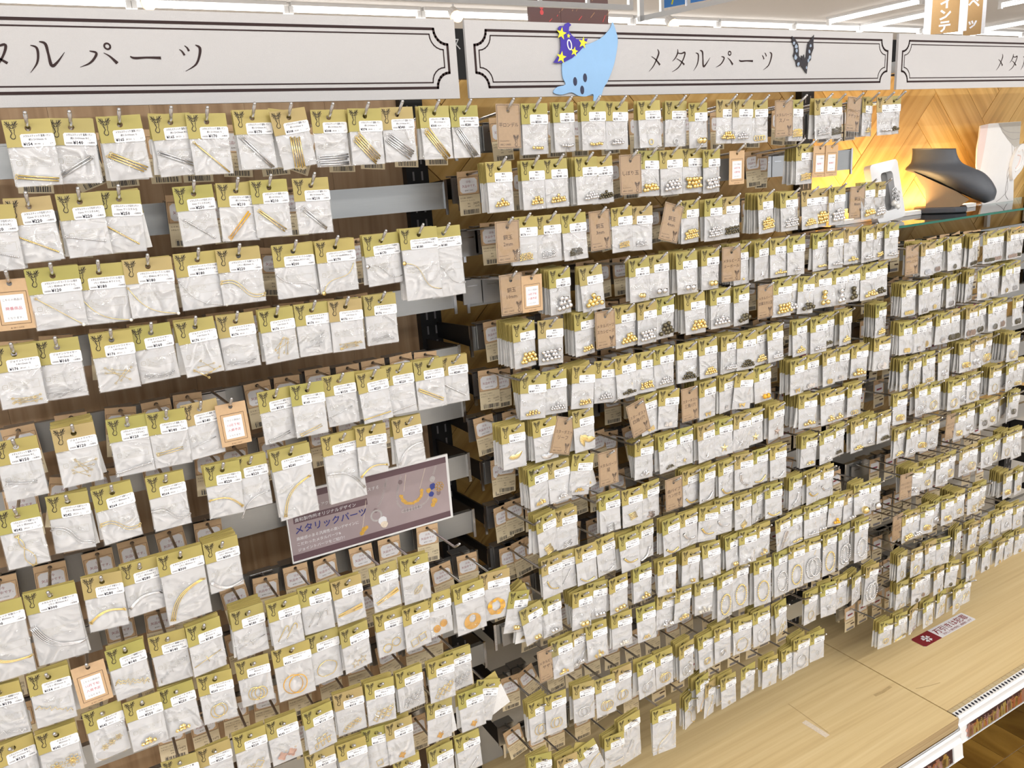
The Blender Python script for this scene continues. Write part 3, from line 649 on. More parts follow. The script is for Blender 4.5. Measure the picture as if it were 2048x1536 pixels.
def bag_mesh(Wd, H, bulge, seed):
    rg = random.Random(seed); mb = MB(); nx, nz = 8, 9; w = Wd/2; z0 = -(H-9); z1 = -17.8; ph = [rg.uniform(0, 6) for _ in range(6)]
    def yy(u, v):
        e = math.sin(math.pi*u)**.6*(math.sin(math.pi*min(1, (1-v)*.85+.08))**.7); low = math.exp(-((v-.25)/.28)**2)
        return -(.55+e*(1.6+bulge*low)+.5*e*math.sin(5*u+7*v+ph[0])+.35*e*math.sin(11*u-6*v+ph[1]))
    vs = []
    for j in range(nz+1):
        for i in range(nx+1):
            u, v = i/nx, j/nz; vs.append((-w+2*w*u+(rg.uniform(-.3, .3) if 0 < i < nx else rg.uniform(-.25, .25)), yy(u, v), z0+(z1-z0)*v))
    mb.add(vs, [(j*(nx+1)+i, j*(nx+1)+i+1, (j+1)*(nx+1)+i+1, (j+1)*(nx+1)+i) for j in range(nz) for i in range(nx)], 'film')
    mb.add([(-w, .55, z0), (w, .55, z0), (w, .55, z1), (-w, .55, z1)], [(0, 1, 2, 3)], 'film')
    # heat-sealed top strip
    mb.add([(-w, -.75, z1-1.1), (w, -.75, z1-1.1), (w, -.75, z1+.4), (-w, -.75, z1+.4)], [(0, 1, 2, 3)], 'film')
    return mb.mesh('clear_bag', True)

# ------------------------------------------------------------------ cards
def kraft_mesh(w, top, bot):
    mb = MB(); Hh = [(2.6*math.cos(q), 2.6*math.sin(q)) for q in (math.radians(a) for a in (0, 45, 90, 135, 180, 225, 270, 315))]; m_ = (top+bot)/2
    O = [(w, m_), (w, top), (0, top), (-w, top), (-w, m_), (-w, bot), (0, bot), (w, bot)]
    for y in (-.45, .45): mb.add([(x, y, z) for x, z in O]+[(x, y, z) for x, z in Hh], [(i, (i+1) % 8, 8+(i+1) % 8, 8+i) for i in range(8)], 'kraft')
    for P in (O, Hh): mb.add([(x, -.45, z) for x, z in P]+[(x, .45, z) for x, z in P], [(i, (i+1) % 8, 8+(i+1) % 8, 8+i) for i in range(8)], 'kraft')
    return mb.mesh('card')
def frame_lines(mb, x0, x1, z0, z1, w, y, k):
    P = [(x0, z0), (x1, z0), (x1, z1), (x0, z1), (x0, z0)]
    for i in range(4): mb.ribbon([P[i], P[i+1]], w, y, k)
def title_print(lines):
    mb = MB(); frame_lines(mb, -17.2, 17.2, -46.5, 7.6, .5, -.7, 'kraftink')
    zs = [-16, -25] if len(lines) > 1 else [-20]
    for t, z in zip(lines, zs): text(mb, t, 0, z, 7.4 if len(t) < 5 else 6.2, 'kraftink', -.72, 32, 'C')
    deer(mb, 6, -45.5, 9.5, 15, 'kraftink', -.7); text(mb, 'Accessories Parts', -14.5, -38.8, 2.0, 'kraftink', -.7, 14); text(mb, 'ARC OASIS', -14.5, -44, 3.4, 'kraftink', -.7, 17)
    return mb.mesh('lettering')
def sleeve_mesh():
    mb = MB(); vs = []; nx, nz = 4, 6; rg = random.Random(3)
    for j in range(nz+1):
        for i in range(nx+1): vs.append((-19.5+39*i/nx, -1.2-.9*rg.random()*(0 < i < nx), -50+60*j/nz))
    mb.add(vs, [(j*(nx+1)+i, j*(nx+1)+i+1, (j+1)*(nx+1)+i+1, (j+1)*(nx+1)+i) for j in range(nz) for i in range(nx)], 'sleeve'); return mb.mesh('clear_sleeve', True)
def notice_panel():
    mb = MB(); mb.box(-10.5, 10.5, -.7, -.46, -39, -11.5, 'label'); return mb.mesh('white_panel')
def notice_print(t):
    mb = MB(); y = -.85; frame_lines(mb, -13.4, 13.4, -42, -8.5, .45, -.6, 'kraftink')
    mid = [t, '入荷予定'] if t.endswith('旬') else [t]
    Ls = [('こちらの商品は', 'grey_ink', 2.7)]+[(m_, 'red_ink', 3.8) for m_ in mid]+[('となります。', 'grey_ink', 2.7)]
    n = len(Ls)
    for i, (s_, k, h) in enumerate(Ls): text(mb, s_, 0, -17.5-i*(19/(n-1))-(0 if n == 4 else 0), h, k, y, 17.5, 'C')
    text(mb, '@ ARC OASIS', 0, -46.3, 2.0, 'kraftink', -.6, 13, 'C'); return mb.mesh('notice_print')
def stock_plaque():
    mb = MB(); x, z0, z1, c = 14.2, -26.5, -5.5, 3.6
    mb.prism([(x-c, z0), (x-1, z0+2.2), (x, z0+c), (x, z1-c), (x-1, z1-2.2), (x-c, z1), (-x+c, z1), (-x+1, z1-2.2), (-x, z1-c), (-x, z0+c), (-x+1, z0+2.2), (-x+c, z0)], -.7, -.46, 'plaque'); return mb.mesh('plaque')
def stock_print():
    mb = MB(); text(mb, '只今', 0, -12.3, 4.0, 'plum', -.8, None, 'C'); text(mb, '欠品中です。', .6, -18.3, 4.4, 'plum', -.8, 23, 'C'); text(mb, '@ARC OASIS', 0, -23.6, 2.5, 'kraftink', -.8, 14, 'C')
    frame_lines(mb, -16.2, 16.2, -28.6, -3.8, .4, -.6, 'kraftink'); return mb.mesh('plaque_print')
def tag_body():
    mb = MB(); mb.box(-17.5, 17.5, -.9, -.5, -58, -29, 'tag'); return mb.mesh('price_tag')
def tag_print(price):
    mb = MB(); y = -1.05; text(mb, '02 05 88 (  CSAPET )', -15.5, -34, 2.3, 'kraftink', y, 26); text(mb, 'メタルパーツ  ドットミニ', -15.5, -38, 2.3, 'kraftink', y, 24)
    text(mb, '税込', -4, -42.5, 2.2, 'kraftink', y); text(mb, '%d円' % price, 15.5, -43.2, 4.2, 'kraftink', y, None, 'R'); text(mb, '本体', -4, -46.6, 2.2, 'kraftink', y); text(mb, '%d円' % round(price/1.1), 15.5, -47, 3.0, 'kraftink', y, None, 'R')
    rg = random.Random(price); x = -12.
    while x < 14: w = rg.choice((.35, .5, .8, 1.1)); mb.flat([(x, -56.5), (x+w, -56.5), (x+w, -50.2), (x, -50.2)], y, 'print'); x += w+rg.choice((.4, .6, .9))
    text(mb, '873450', -12, -49.8, 1.6, 'kraftink', y); return mb.mesh('tag_print')
ROWS = {
'a1': (1537, '-528,-2:Rg2@-8/p154/low -489,-2:Rs2@32/p140 -443,-1:Rg3@-30/p165 -392,0:Rs2@-25/p165 -355,-1:Rg1@-45/p170/long -304,2:Rs2@-48/p170/long -263,1:Rg5@86/p308/t8 -214,0:Rs5@0/p308/low -170,0:Rg5@-48/p374 -126,1:Rs5@-38/p340 -77,1:Rg4@-52/p308/long -32,1:Rs4@-55/p280/long'),
'a2': (1460, '-577,-6:Ts1@-20/p220 -542,-1:Tg1@-30/p220 -495,0:Ts1@-14/p220 -457,0:Tg1@-33/p250 -381,0:Ts1@-38/p250 -334,0:Rd2@48/p210/t-3 -297,1:Rg2@-42/p210 -246,0:Rs2@-45/p210'),
'a3': (1386, '-574,-2:!廃番商品 -534,1:Pg0@-40/p120 -490,-1:Pg1@-35/p180 -441,0:Pg1@-35/p180 -388,1:Ps1@-35/p180 -343,1:Wg2@-22/p220 -278,-1:Ps2@-28/p200 -227,-1:Vg1@38/p170 -165,0:Vs1@-20/p170 -114,3:Vg2@-38/p180/big -77,1:Ws1@-30/p180/big'),
'a4': (1311, '-584,0:Jg1@0/p176/low -544,0:Js1@10/p160/low -491,0:Jg2@0/p176 -450,1:Js1@0/p160/low -403,1:Jg3@0/p176/low -357,0:Js1@0/p176/low -310,0:Jg2@45/p176 -265,0:Js2@30/p176 -223,-1:Jg1@5/p176/low -175,-1:Js1@5/p176/low'),
'a5': (1213, '-602,-2:Rs2@-10/p150/thin -546,2:Jg2@-30/p120/fan -492,-1:Ts1@8/p120/low -451,-1:Rg2@6/p140/thin -413,1:Rs1@12/p140/thin -379,-2:!10月下旬 -325,-1:Rs2@10/p130/thin/low -285,0:Rg2@17/p165/thin/low -242,3:Rs1@18/p150/thin -199,0:Tg1@5/p220/low -161,1:Ts1@8/p220/low -118,1:Tg2@-30/p264 -79,-1:Ts1@-33/p240'),
'a6': (1137, '-615,-1:Wg2@-75/p242 -566,1:Ws2@-30/p242 -521,1:Wg2@-18/p264 -464,-1:Ws2@-22/p264 -400,-2:Cg2@-22/p220/up -367,-2:Cs1@35/p220/low -317,-1:Cg2@48/p240/big -249,1:Cs2@-33/p240/big/up -209,4:Cg2@15/p220/low -156,3:Cs2@32/p220'),
'a7': (1036, '-656,-2:Cg3@-30/p300/big -603,-2:Cs4@-35/p300/big -550,-1:Cg3@12/p280 -509,2:Cs3@14/p280 -464,3:Cg3@45/p300/big -416,1:Cs3@-15/p300/fan/low'),
'a8': (938, '-672,-2:Zs1@-10/p170/low -623,0:Zg1@-25/p154 -583,-3:!11月下旬 -542,2:Zg2@-20/p140 -495,-2:Zs1@35/p140 -453,0:Xg1@18/p180 -399,-1:Xs1@12/p180/fan -354,-3:Hg2@42/p220 -311,0:Hs2@50/p220 -268,-1:Eg2@8/p150 -213,0:Eg2@20/p264 -168,0:Lg1@40/p220 -104,2:E!0'),
'a9': (865, '-673,-2:Rs1@10/p130/low -629,-2:Fg2@20/p242 -579,3:Fg3@45/p242/small -536,0:Ng6@0/p250 -497,-2:Ng6@0/p250 -451,-1:Og2/p209/mid -403,0:Og3/p209/mid -353,2:Od2/p253/huge/big -309,3:Og1/p297/huge/wavy -266,-1:Sg2@10/p143/line -213,0:Gg2@25/p280 -174,-2:Qg2@25/p280/sq -137,3:Gd2@30/p280/cup -88,3:Dg1/p170/big -41,6:Dd1/p160/big/wavy'),
'a10': (765, '-509,1:Sg2@0/p198 -467,-3:Qs2@10/p220 -422,1:Qg2@20/p220 -379,-1:Qp2@5/p242/low -331,-3:Qg5@15/p110/dia -285,1:Qg9@30/p110/small -240,2:Qg6@15/p187 -193,0:Qs6@25/p187 -144,-2:Qg6@30/p198 -113,0:Qs6@20/p180'),
'a11': (691, '-335,0:Qp1@0/p130 -291,-2:Qg1@10/p176 -252,0:Qg1@5/p165/sq -219,0:Qd1@0/p160/fan -151,1:Qd1@0/p140/t-6 -101,1:Qd1@0/p140 -68,3:Qs1@0/p130/t-22'),
'a12': (618, '-212,3:Og1/p180/low -158,0:Og2/p180/mid -111,-2:Rs1@40/p180/low'),
'b1': (1536, '31,2:K平ロンデル 73,2:Bg4/p330/row 123,3:Bs5/p330/row 171,3:Bg5/p250/row 216,2:Bs8/p275 272,2:Og1/p180/low 328,1:Os1/p180/low 368,-3:Bg2/p131/huge 432,1:Bg14/p180/row 463,0:Bs10/p180 502,-1:Og4/p394/low 555,-3:Kメタルパーツ|スノー 589,-2:Bg60/p154/fine 651,-1:Bs60/p154/fine 684,-2:Bb50/p154/fine 730,-1:Kメタルパーツ|ナゲット/t-4 772,-1:Bg20/p154/fine/y14/fan 813,-1:Bs6/p154/row 845,0:Bb8/p154/row'),
'b2': (1464, '14,1:Bg10/p121/fan 65,0:Bg11/p132 105,0:Bg12/p140 155,0:Bs13/p140/fan 185,-1:Bb12/p140 234,-1:Kしぼり玉 273,3:Bg9/p154/mid 313,2:Bs12/p154/mid 359,2:Bg14/p180/mid/fan 396,-1:Bs14/p150/mid 450,-1:!10月下旬 587,2:E!0 613,-2:Bg50/p154/fine/fan 646,-2:!販売終了 676,-2:!販売終了'),
'b3': (1387, '18,-1:K銅玉|2mm 46,2:Bg40/p176/fine 88,1:Bs40/p176/fine 129,0:Bb40/p120/fine 174,0:K銅玉|3mm 216,2:Bg30/p187/fine 256,0:Bs30/p187/fine 316,-2:K銅玉|4mm/t-16 354,1:Bg24/p156 400,0:Bs24/p156 440,0:Bb20/p156 516,1:Bg28/p165/fan 577,-1:Bs24/p165/fan 624,-2:Bg14/p121 657,-2:Bg16/p132/mid 695,-1:Bs16/p132/mid 749,-4:K銅玉|8mm 777,1:Bg9/p143/mid 819,-1:Bs12/p165/mid'),
'b4': (1309, '18,4:K銅玉|10mm 52,3:!10月下旬 103,1:Bs9/p220/big/fan 155,-1:Bg8/p165/big 214,3:E!1 246,0:Bg2/p110/big 287,1:Bs2/p120/huge 342,0:Bs2/p176/huge/fan 397,-1:Bg2/p180/huge/fan 439,-2:Kメタルビーズ|ヌーボール 464,-1:Bg1/p110/fan 509,1:Ss1/p110/fan 554,0:Bg7/p120/row 593,0:Bs4/p110 660,-1:Bg5/p110/row 696,-1:Bs7/p110/row 743,1:Bg8/p132/row 784,0:Bs9/p132/row 821,0:Bg9/p121 853,-1:Bs9/p121/row'),
'b5': (1239, '37,2:Bg12/p264/mid/fan 80,0:Bs14/p264/mid 143,2:Bg9/p176/fan 178,-1:Kメタルパーツ|スカシビーズ 220,1:Bg11/p132/mid 260,1:Bs14/p132/mid 300,3:Bb9/p132/big 358,2:Bg12/p132/mid/fan 419,1:Bs10/p132/mid/fan 463,0:Bb6/p132/big 519,-5:Kメタルパーツ|四葉スカシ玉 560,0:Bg13/p132/mid 583,1:Bs10/p132/mid 622,-3:Bb6/p120/big/t-5 668,0:Bg4/p121/huge 709,-1:Bs4/p110/huge 748,-1:Bb4/p110/huge 791,-2:Bg8/p132/mid 827,-1:Bb6/p121/mid'),
'b6': (1160, '23,6:E!1 45,2:Bg8/p187/t-5/fan 85,1:Bs12/p187/row 135,0:Bg9/p165/t-5/fan 180,-1:Bs10/p165/t-5 214,1:Bb8/p132/row 257,0:Bg16/p110 292,2:Bs14/p110/row 345,0:Bb14/p110/row 387,1:Bg14/p110/row 442,-2:Bs12/p110/row/fan 476,-2:Bb14/p110/row 511,0:Bg14/p110/row 545,1:Bs12/p132/row 612,-1:Bg10/p110 658,-3:Bs10/p110/row 687,0:Bb8/p110 732,0:Bg10/p110 840,-3:Bg12/p132/fan'),
'b7': (1089, '8,4:Lg2@15/p154/fan 60,3:Ls2@-5/p154/low/fan 97,-3:Kスターダスト|リーフ/t-18 130,3:Lg3@-40/p154/big 185,8:E!2 232,-6:Kスターダスト|四角1穴/t16 260,0:Mg2/p110/sq/t3 302,1:Ms2/p150/sq/t-6/fan 345,-4:Kスターダスト|三角1穴 386,0:Mg2/p150/tri/fan 435,0:Ms1/p110/sq 472,-1:Mg2/p176/tri/t-8/fan 519,1:Bd2/p110/huge 604,-1:Mg2/p121/tri/fan 644,0:Ms3/p110 689,0:Mg2/p110 733,-1:Ms2/p110/sq 777,-2:Bg6/p132/big 849,-1:Ms2/p121/big/fan'),
'b8': (1014, '32,3:E!1 43,6:Ng12@0/p88/fan 82,5:Ns8@0/p121/fan 126,6:Ng8@0/p121/t-12/fan 173,0:Kメタルパーツ|星 223,6:E!1 251,0:Ns6@0/p121/t-6/fan 296,1:Nb8@0/p121 335,1:Sg1@0/p120 382,-1:Ss1@0/p120 425,-2:Sg1@0/p200/big/fan 468,-1:Ss1@0/p200/big 501,0:Sg1@0/p200/big 553,0:Sr1@0/p200/big/fan 640,0:Bg5/p132/mid/fan 689,-2:Bg4/p121/mid 721,-5:Bg4/p110/mid 767,-2:Og3/p132/low'),
'b9': (936, '30,0:E!1 52,4:Rg6@15/p176/low/tube/fan 92,0:Rs4@15/p132/low/tube/fan 144,5:E!1 177,3:Rs5@10/p200/low/tube/fan 220,2:Rg5@12/p209/tube 262,2:Rr4@-20/p209/low/tube 308,-2:K曲パイプ|カン付き 351,2:Cg2@-20/p121/tube/low/fan 385,1:Cs2@20/p132/tube/low 433,-2:Cg2@-25/p132/tube/low 472,1:Cs2@-60/p132/tube 517,-1:Cg2@15/p132/tube/low 559,-2:Cs2@15/p132/tube/low 648,-3:Ng9@0/p110/fan 690,-3:Ns9@0/p110 729,0:Nb9@0/p110 779,-1:Bg9/p110/row 827,-2:Bs4/p110/fan 862,-1:Bb10/p120/row'),
'b10': (861, '36,0:E!1 58,4:Cg1@-40/p150/tube 84,4:Ts1@55/p150 123,5:Cg1@-10/p165/tube/low 165,6:Cs1@0/p150/tube/low 210,0:Cg2@-20/p154/tube/fan 247,7:Cs2@45/p180/tube/low 301,1:Cg2@-10/p154/tube/fat/low 344,0:Cs2@-30/p180/tube/fat 388,-1:Cg2@-25/p165/tube/t-6/fan 427,1:Cs2@-25/p210/tube/t-4/fan 471,-1:Rg4@35/p165/tube/low 515,-2:Rs4@-5/p132/tube/low 549,-1:Cg2@-10/p150/tube/low 613,-2:Cs2@50/p132/tube/fan 657,-3:Cg2@-20/p132/tube 699,-3:Cs2@-20/p132/tube'),
'b11': (788, '-2,36:Bg2/p80/big/fan/t-16 15,8:Bg2/p80/big/t8 55,7:Bs2/p80/big 113,0:Bg2/p120/huge/fan/t-4 146,3:Bs3/p110/big/t-4 186,2:Bg3/p127/big 240,2:Bg4/p127/mid 291,0:Ng2@0/p121/big/t-5 350,-2:Ng2@0/p143/big/t-6/fan 393,0:Ns2@0/p132/big 450,-3:Bg2/p80/big/fan 484,-2:Ns2@0/p80/big/t-3 526,-3:Ng4@0/p132/big 575,-3:Es3@60/p120/t3 614,-4:Bg6/p132/row 656,-1:Bs7/p110/row/t-3 685,-2:Bs3/p110/mid 728,2:Bd4/p110/mid/t-8 774,-4:Bs3/p110/mid 802,7:Bg1/p110/huge/fan 846,1:Bs1/p110/huge'),
'b12': (716, '39,-5:Kメタルビーズ|サザレ 68,1:Ng6@0/p120 102,1:Ns6@0/p120 137,5:Ng4@0/p143/big 193,2:Nw6@0/p143/fan 242,0:Ng7@0/p143 291,3:Ns6@0/p132/big/t-4 327,6:Ng6@0/p176/big/t-4 380,-1:Nw5@0/p176/big 427,0:Yg1/p180 469,5:Yg1/p180 523,-3:Yg1/p180/fan 579,-4:Ys1/p180/big 616,0:Yg1/p150 665,-3:Ys2/p150/fan 712,-2:Yg1/p154 760,-4:Ys2/p180/big 808,-1:Ys1/p120'),
'b13': (608, '20,12:Og2/p176/mid/fan 50,15:Og2/p198/mid 109,7:Os2/p198/mid/fan 150,4:Og3/p132/mid 190,5:Og2/p132/mid 239,3:Os2/p120/mid 283,1:Og3/p198/mid 333,0:Os2/p187/mid/fan 383,-3:Og2/p187/fan 421,1:Os2/p187/fan 477,-4:Og1/p120/huge 522,0:Os1/p120/huge/fan 579,-6:Hg2@30/p132/low 640,-12:E!1 668,-11:Og1/p132/mid 712,-7:Os2/p132/drop/fan 756,-8:Og1/p120/drop 800,-15:Hs2@40/p132/fan 857,-15:Ys2/p132/fan'),
'b14': (496, '16,21:Og1/p110/fan 66,-3:Og1/p110/fan 107,-1:Cg1@40/p80/t20 165,-6:Cs1@-20/p110/fan 202,13:Hs1@70/p180/big/fan 278,0:Wg1@60/p180/big 345,-3:Wg1@-60/p132/y18/fan 370,26:Wd1@60/p132/y14/fan 395,2:Wg1@60/p132/y20/t-12 436,2:Og1/p150/drop/low/fan 493,-1:Os1/p150/drop/low 549,-3:Og1/p150/drop/low 605,-6:Os1/p150/drop/fan 638,8:Os1/p150/huge/fan 689,0:Os1/p150/drop/fan'),
'c1': (1261, '918,-1:Kメタルプレート|サザレミラー 969,0:Ms2/p110/fan 1005,1:Mr2/p110 1055,1:Mb1/p120 1131,-1:Mb4/p120/fan 1177,1:Mb5/p120 1216,0:Mr4/p120 1263,0:Mr5/p110 1295,-1:Mb4/p110'),
'c2': (1186, '922,0:Mg4/p132/fan 965,-1:Ms3/p132 1008,-1:Mg1/p110 1055,0:Ms2/p120/fan 1127,1:Ms2/p110/fan 1168,0:Mg2/p132 1208,0:Ms1/p110 1256,1:Mg1/p120/fan 1293,1:Ms2/p110/fan'),
'c3': (1110, '923,-2:Mg2/p120/fan 958,-3:Ms1/p120 986,0:Mg1/p120/big 1036,0:Ms1/p120/big/fan 1079,0:Mb4/p120/big 1136,0:Mr3/p120/big 1176,0:Mb2/p120/big 1220,0:Mb1/p120/big 1253,0:Mr2/p110/big 1308,-1:Mb2/p110/big'),
'c4': (1033, '925,0:Og4/p132/low/fan 953,0:Os3/p132/low 1003,-1:Og4/p132/low 1048,-1:Os4/p132 1131,0:Og6/p132/fan 1166,2:Os5/p132 1213,2:Og5/p121/mid 1307,-7:Og3/p121/mid/fan'),
'c5': (959, '916,2:Og5/p132 977,10:Os5/p121/mid/low 1026,6:Og2/p132/mid 1095,-3:Og2/p132/mid/fan 1136,-2:Os3/p132 1163,0:Og2/p132/mid 1254,-1:Og1/p132/mid/fan 1303,-1:Os1/p132/mid 1347,0:Og4/p120/low'),
'c6': (883, '923,3:Bg8/p150 959,0:Bs6/p150 1001,-1:Og5/p132/t-6 1029,1:Os3/p132 1091,-3:Kメタルリングパーツ|ラウンド 1126,-2:Og4/p132/t-4 1164,1:Os4/p132 1219,0:Ob2/p150 1254,0:Og3/p150 1306,0:Os2/p150/y26 1343,0:Ob3/p150'),
'c7': (787, '946,-8:Kメタルリングパーツ|リングカン 978,-1:Os5/p132/t-5/fan 1030,-1:Og2/p132 1072,0:Os4/p132/mid 1108,2:Og3/p132/mid 1152,2:Os3/p132/mid 1187,0:Og3/p132/mid 1239,0:Os2/p132/mid 1284,-1:Og2/p132/mid 1324,2:Og1/p132/mid/fan 1366,0:Os1/p132/huge'),
'c8': (684, '926,6:Kメタルパーツ|リング 961,1:Bg9/p132/mid 997,-4:Bs6/p132/mid 1030,0:Og5/p132/t-4 1071,3:Os4/p132/fan 1103,0:Og4/p132 1153,0:Og2/p132/fan 1201,-2:Qg4@0/p132 1240,-2:Qg6@20/p132 1339,0:Og5/p132/fan 1395,-6:Og3/p132'),
'c9': (589, '958,2:Og1/p132/fan 1003,0:Og2/p132/mid/t-3 1059,-3:Og1/p132/drop/t3 1098,-3:Os1/p132/drop 1161,2:Os3/p110/low/t-6/fan 1214,0:Og3/p110/low/t-4 1270,0:Os4/p110/low 1309,1:Og1/p110 1359,3:Os2/p110/fan 1400,-2:Og1/p110'),
'c10': (510, '965,8:Ms2/p110/fan 1011,7:Mb1/p110/fan 1043,9:Mr1/p110 1091,3:Mg1/p110/fan 1151,-1:Mb1/p110/t-5/fan 1218,-3:Ms1/p110 1287,-4:Mb1/p110/fan 1338,-3:Mg1/p110 1383,-1:Ms1/p110/fan 1424,1:Mg1/p110/fan'),
'c11': (441, '916,-3:Og2/p132/fan 961,1:Rg2@10/p110/low 1013,-2:Cs1@15/p110/low 1059,0:Qg2@60/p110 1117,2:Hg2@30/p110 1169,-3:Og2/p110 1212,2:Hg2@20/p110'),
}
# ------------------------------------------------------------------ rails, hooks, cards and packets
ORD = ['', 'first', 'second', 'third', 'fourth', 'fifth', 'sixth', 'seventh', 'eighth', 'ninth', 'tenth', 'eleventh', 'twelfth', 'thirteenth', 'fourteenth', 'fifteenth', 'sixteenth', 'seventeenth', 'eighteenth', 'nineteenth', 'twentieth', 'twenty-first', 'twenty-second']
BAYS = {'a': ('plank bay', -888, -12), 'b': ('ghost-sign bay', 12, 888), 'c': ('glass-shelf bay', 912, 1788)}
YF = -.260                                                            # plane of the front packets
def rail(row, z0):
    bay, x0, x1 = BAYS[row[0]]; n = int(row[1:]); zt = z0-9
    r = empty('display_rail', ((x0+x1)/2*mm, -.135, (zt-38)*mm)); w = (x1-x0)/2
    mb = MB(); mb.box(-w, w, 0, 9, 0, 38, 'alu'); mb.box(-w, w, -1.2, 0, 36, 38.5, 'alu'); obj('bar', mb, r)
    for s in (-1, 1):
        mb = MB(); xx = s*(w+1); q = [(0, 8), (0, 40), (120, 32), (120, 6)]
        vs = [(xx-1.6, y, z) for y, z in q]+[(xx+1.6, y, z) for y, z in q]
        mb.add(vs, [(0, 1, 2, 3), (7, 6, 5, 4), (0, 4, 5, 1), (1, 5, 6, 2), (2, 6, 7, 3), (3, 7, 4, 0)], 'black'); mb.box(xx-2.2, xx+2.2, -3, 0, -9, 41, 'chrome'); obj('bracket', mb, r)
    tag(r, 'silver display rail, %s from the top in the %s' % (ORD[n] if n > 1 else 'first', bay), 'rail', 'silver display rails')
def hook_mb(mb, X=0, Y=0, Z=0):
    P = [(0, 122, -7), (0, 60, -2.5), (0, 6, 1.2), (0, 0, 1.6), (0, -3.5, 3.2), (0, -18, 13.5)]
    mb.tube([(X+a, Y+b, Z+c) for a, b, c in P], 1.9, 'chrome', 8)
    mb.sphere((X, Y-18, Z+13.5), 2.05, 'chrome', 8, 5)
def plate_mb(mb, X=0, Y=0, Z=0):
    mb.box(X-16, X+16, Y+119.5, Y+122.5, Z-46, Z-7, 'plate'); mb.box(X-16, X+16, Y+119.5, Y+138, Z-8.4, Z-6, 'plate'); mb.box(X-9, X+9, Y+119, Y+119.6, Z-19, Z-17.5, 'chrome')
CACHE['hook'] = (lambda m_: (hook_mb(m_), m_.mesh('prong', True))[1])(MB())
CACHE['plate'] = (lambda m_: (plate_mb(m_), m_.mesh('clip_plate'))[1])(MB())

items = []                                                            # every hook: row, ordinal from post, X, Z, code
for row, (z0, s_) in ROWS.items():
    rail(row, z0); L = []
    for t in s_.split(' '):
        xy, code = t.split(':', 1); x, dz = map(int, xy.split(',')); L.append((x, z0+dz, code))
    for i, (x, z, code) in enumerate(L):
        n = len(L)-i if row[0] == 'a' else i+1
        items.append((row, n, x, z, code))
def where(row, n): return '%s hook from post, %s rail, %s' % (ORD[n], ORD[int(row[1:])], BAYS[row[0]][0])
order = sorted(items, key=lambda q: (Vector((q[2]*mm, YF, q[3]*mm))-CAM).length)
near_hooks = set(id(q) for q in order[:295]); near_cards = set(id(q) for q in [q for q in order if q[4][0] not in 'K!'][:290])
far_hooks, far_cards, stack = MB(), MB(), MB()
GRP = {'B': 'bead packets', 'R': 'rod packets', 'O': 'ring packets'}
def rot_pt(p, tilt, turn):
    x, y, z = p; a = x*math.cos(tilt)-z*math.sin(tilt); c = x*math.sin(tilt)+z*math.cos(tilt); b = a*math.sin(turn)+y*math.cos(turn); a = a*math.cos(turn)-y*math.sin(turn); return a, b, c
def stack_pack(X, Y, Z, Wd, H, tilt, turn, swing, c):
    w = Wd/2
    def put(vs, fs, k): 
        o_ = []
        for p in vs: a, b, cc = rot_pt(p, tilt, turn); o_.append((X+a, Y+b-swing*cc, Z+cc))
        stack.add(o_, fs, k)
    def bx(x0, x1, y0, y1, z0, z1, k): put([(x, y, z) for x in (x0, x1) for y in (y0, y1) for z in (z0, z1)], [(0, 1, 3, 2), (4, 6, 7, 5), (0, 4, 5, 1), (2, 3, 7, 6), (0, 2, 6, 4), (1, 5, 7, 3)], k)
    bx(-w, w, -.5, .5, 3.4, 9, 'header'); bx(-w, -3.4, -.5, .5, -3.4, 3.4, 'header'); bx(3.4, w, -.5, .5, -3.4, 3.4, 'header'); bx(-w, w, -.5, .5, -18, -3.4, 'header')
    zb = -(H-9); zm = zb*.7
    put([(-w, -.4, zb), (w, -.4, zb), (-w*.98, -1.8, zm), (w*.98, -1.8, zm), (-w, -.5, -18), (w, -.5, -18), (-w, .5, zb), (w, .5, zb), (-w, .5, -18), (w, .5, -18)],
        [(0, 1, 3, 2), (2, 3, 5, 4), (6, 8, 9, 7), (0, 2, 4, 8, 6), (1, 7, 9, 5, 3), (0, 6, 7, 1)], 'bagstack')
    if c:
        put([(-w*.6, -2, zb+7), (w*.5, -2, zb+6), (w*.4, -2.2, zb+14), (-w*.4, -2.2, zb+12)], [(0, 1, 2, 3)], c)
M['bagstack'] = mat('stacked_clear_bags', (.74, .74, .74), .25, var=.06, scale=400, coat=.3)

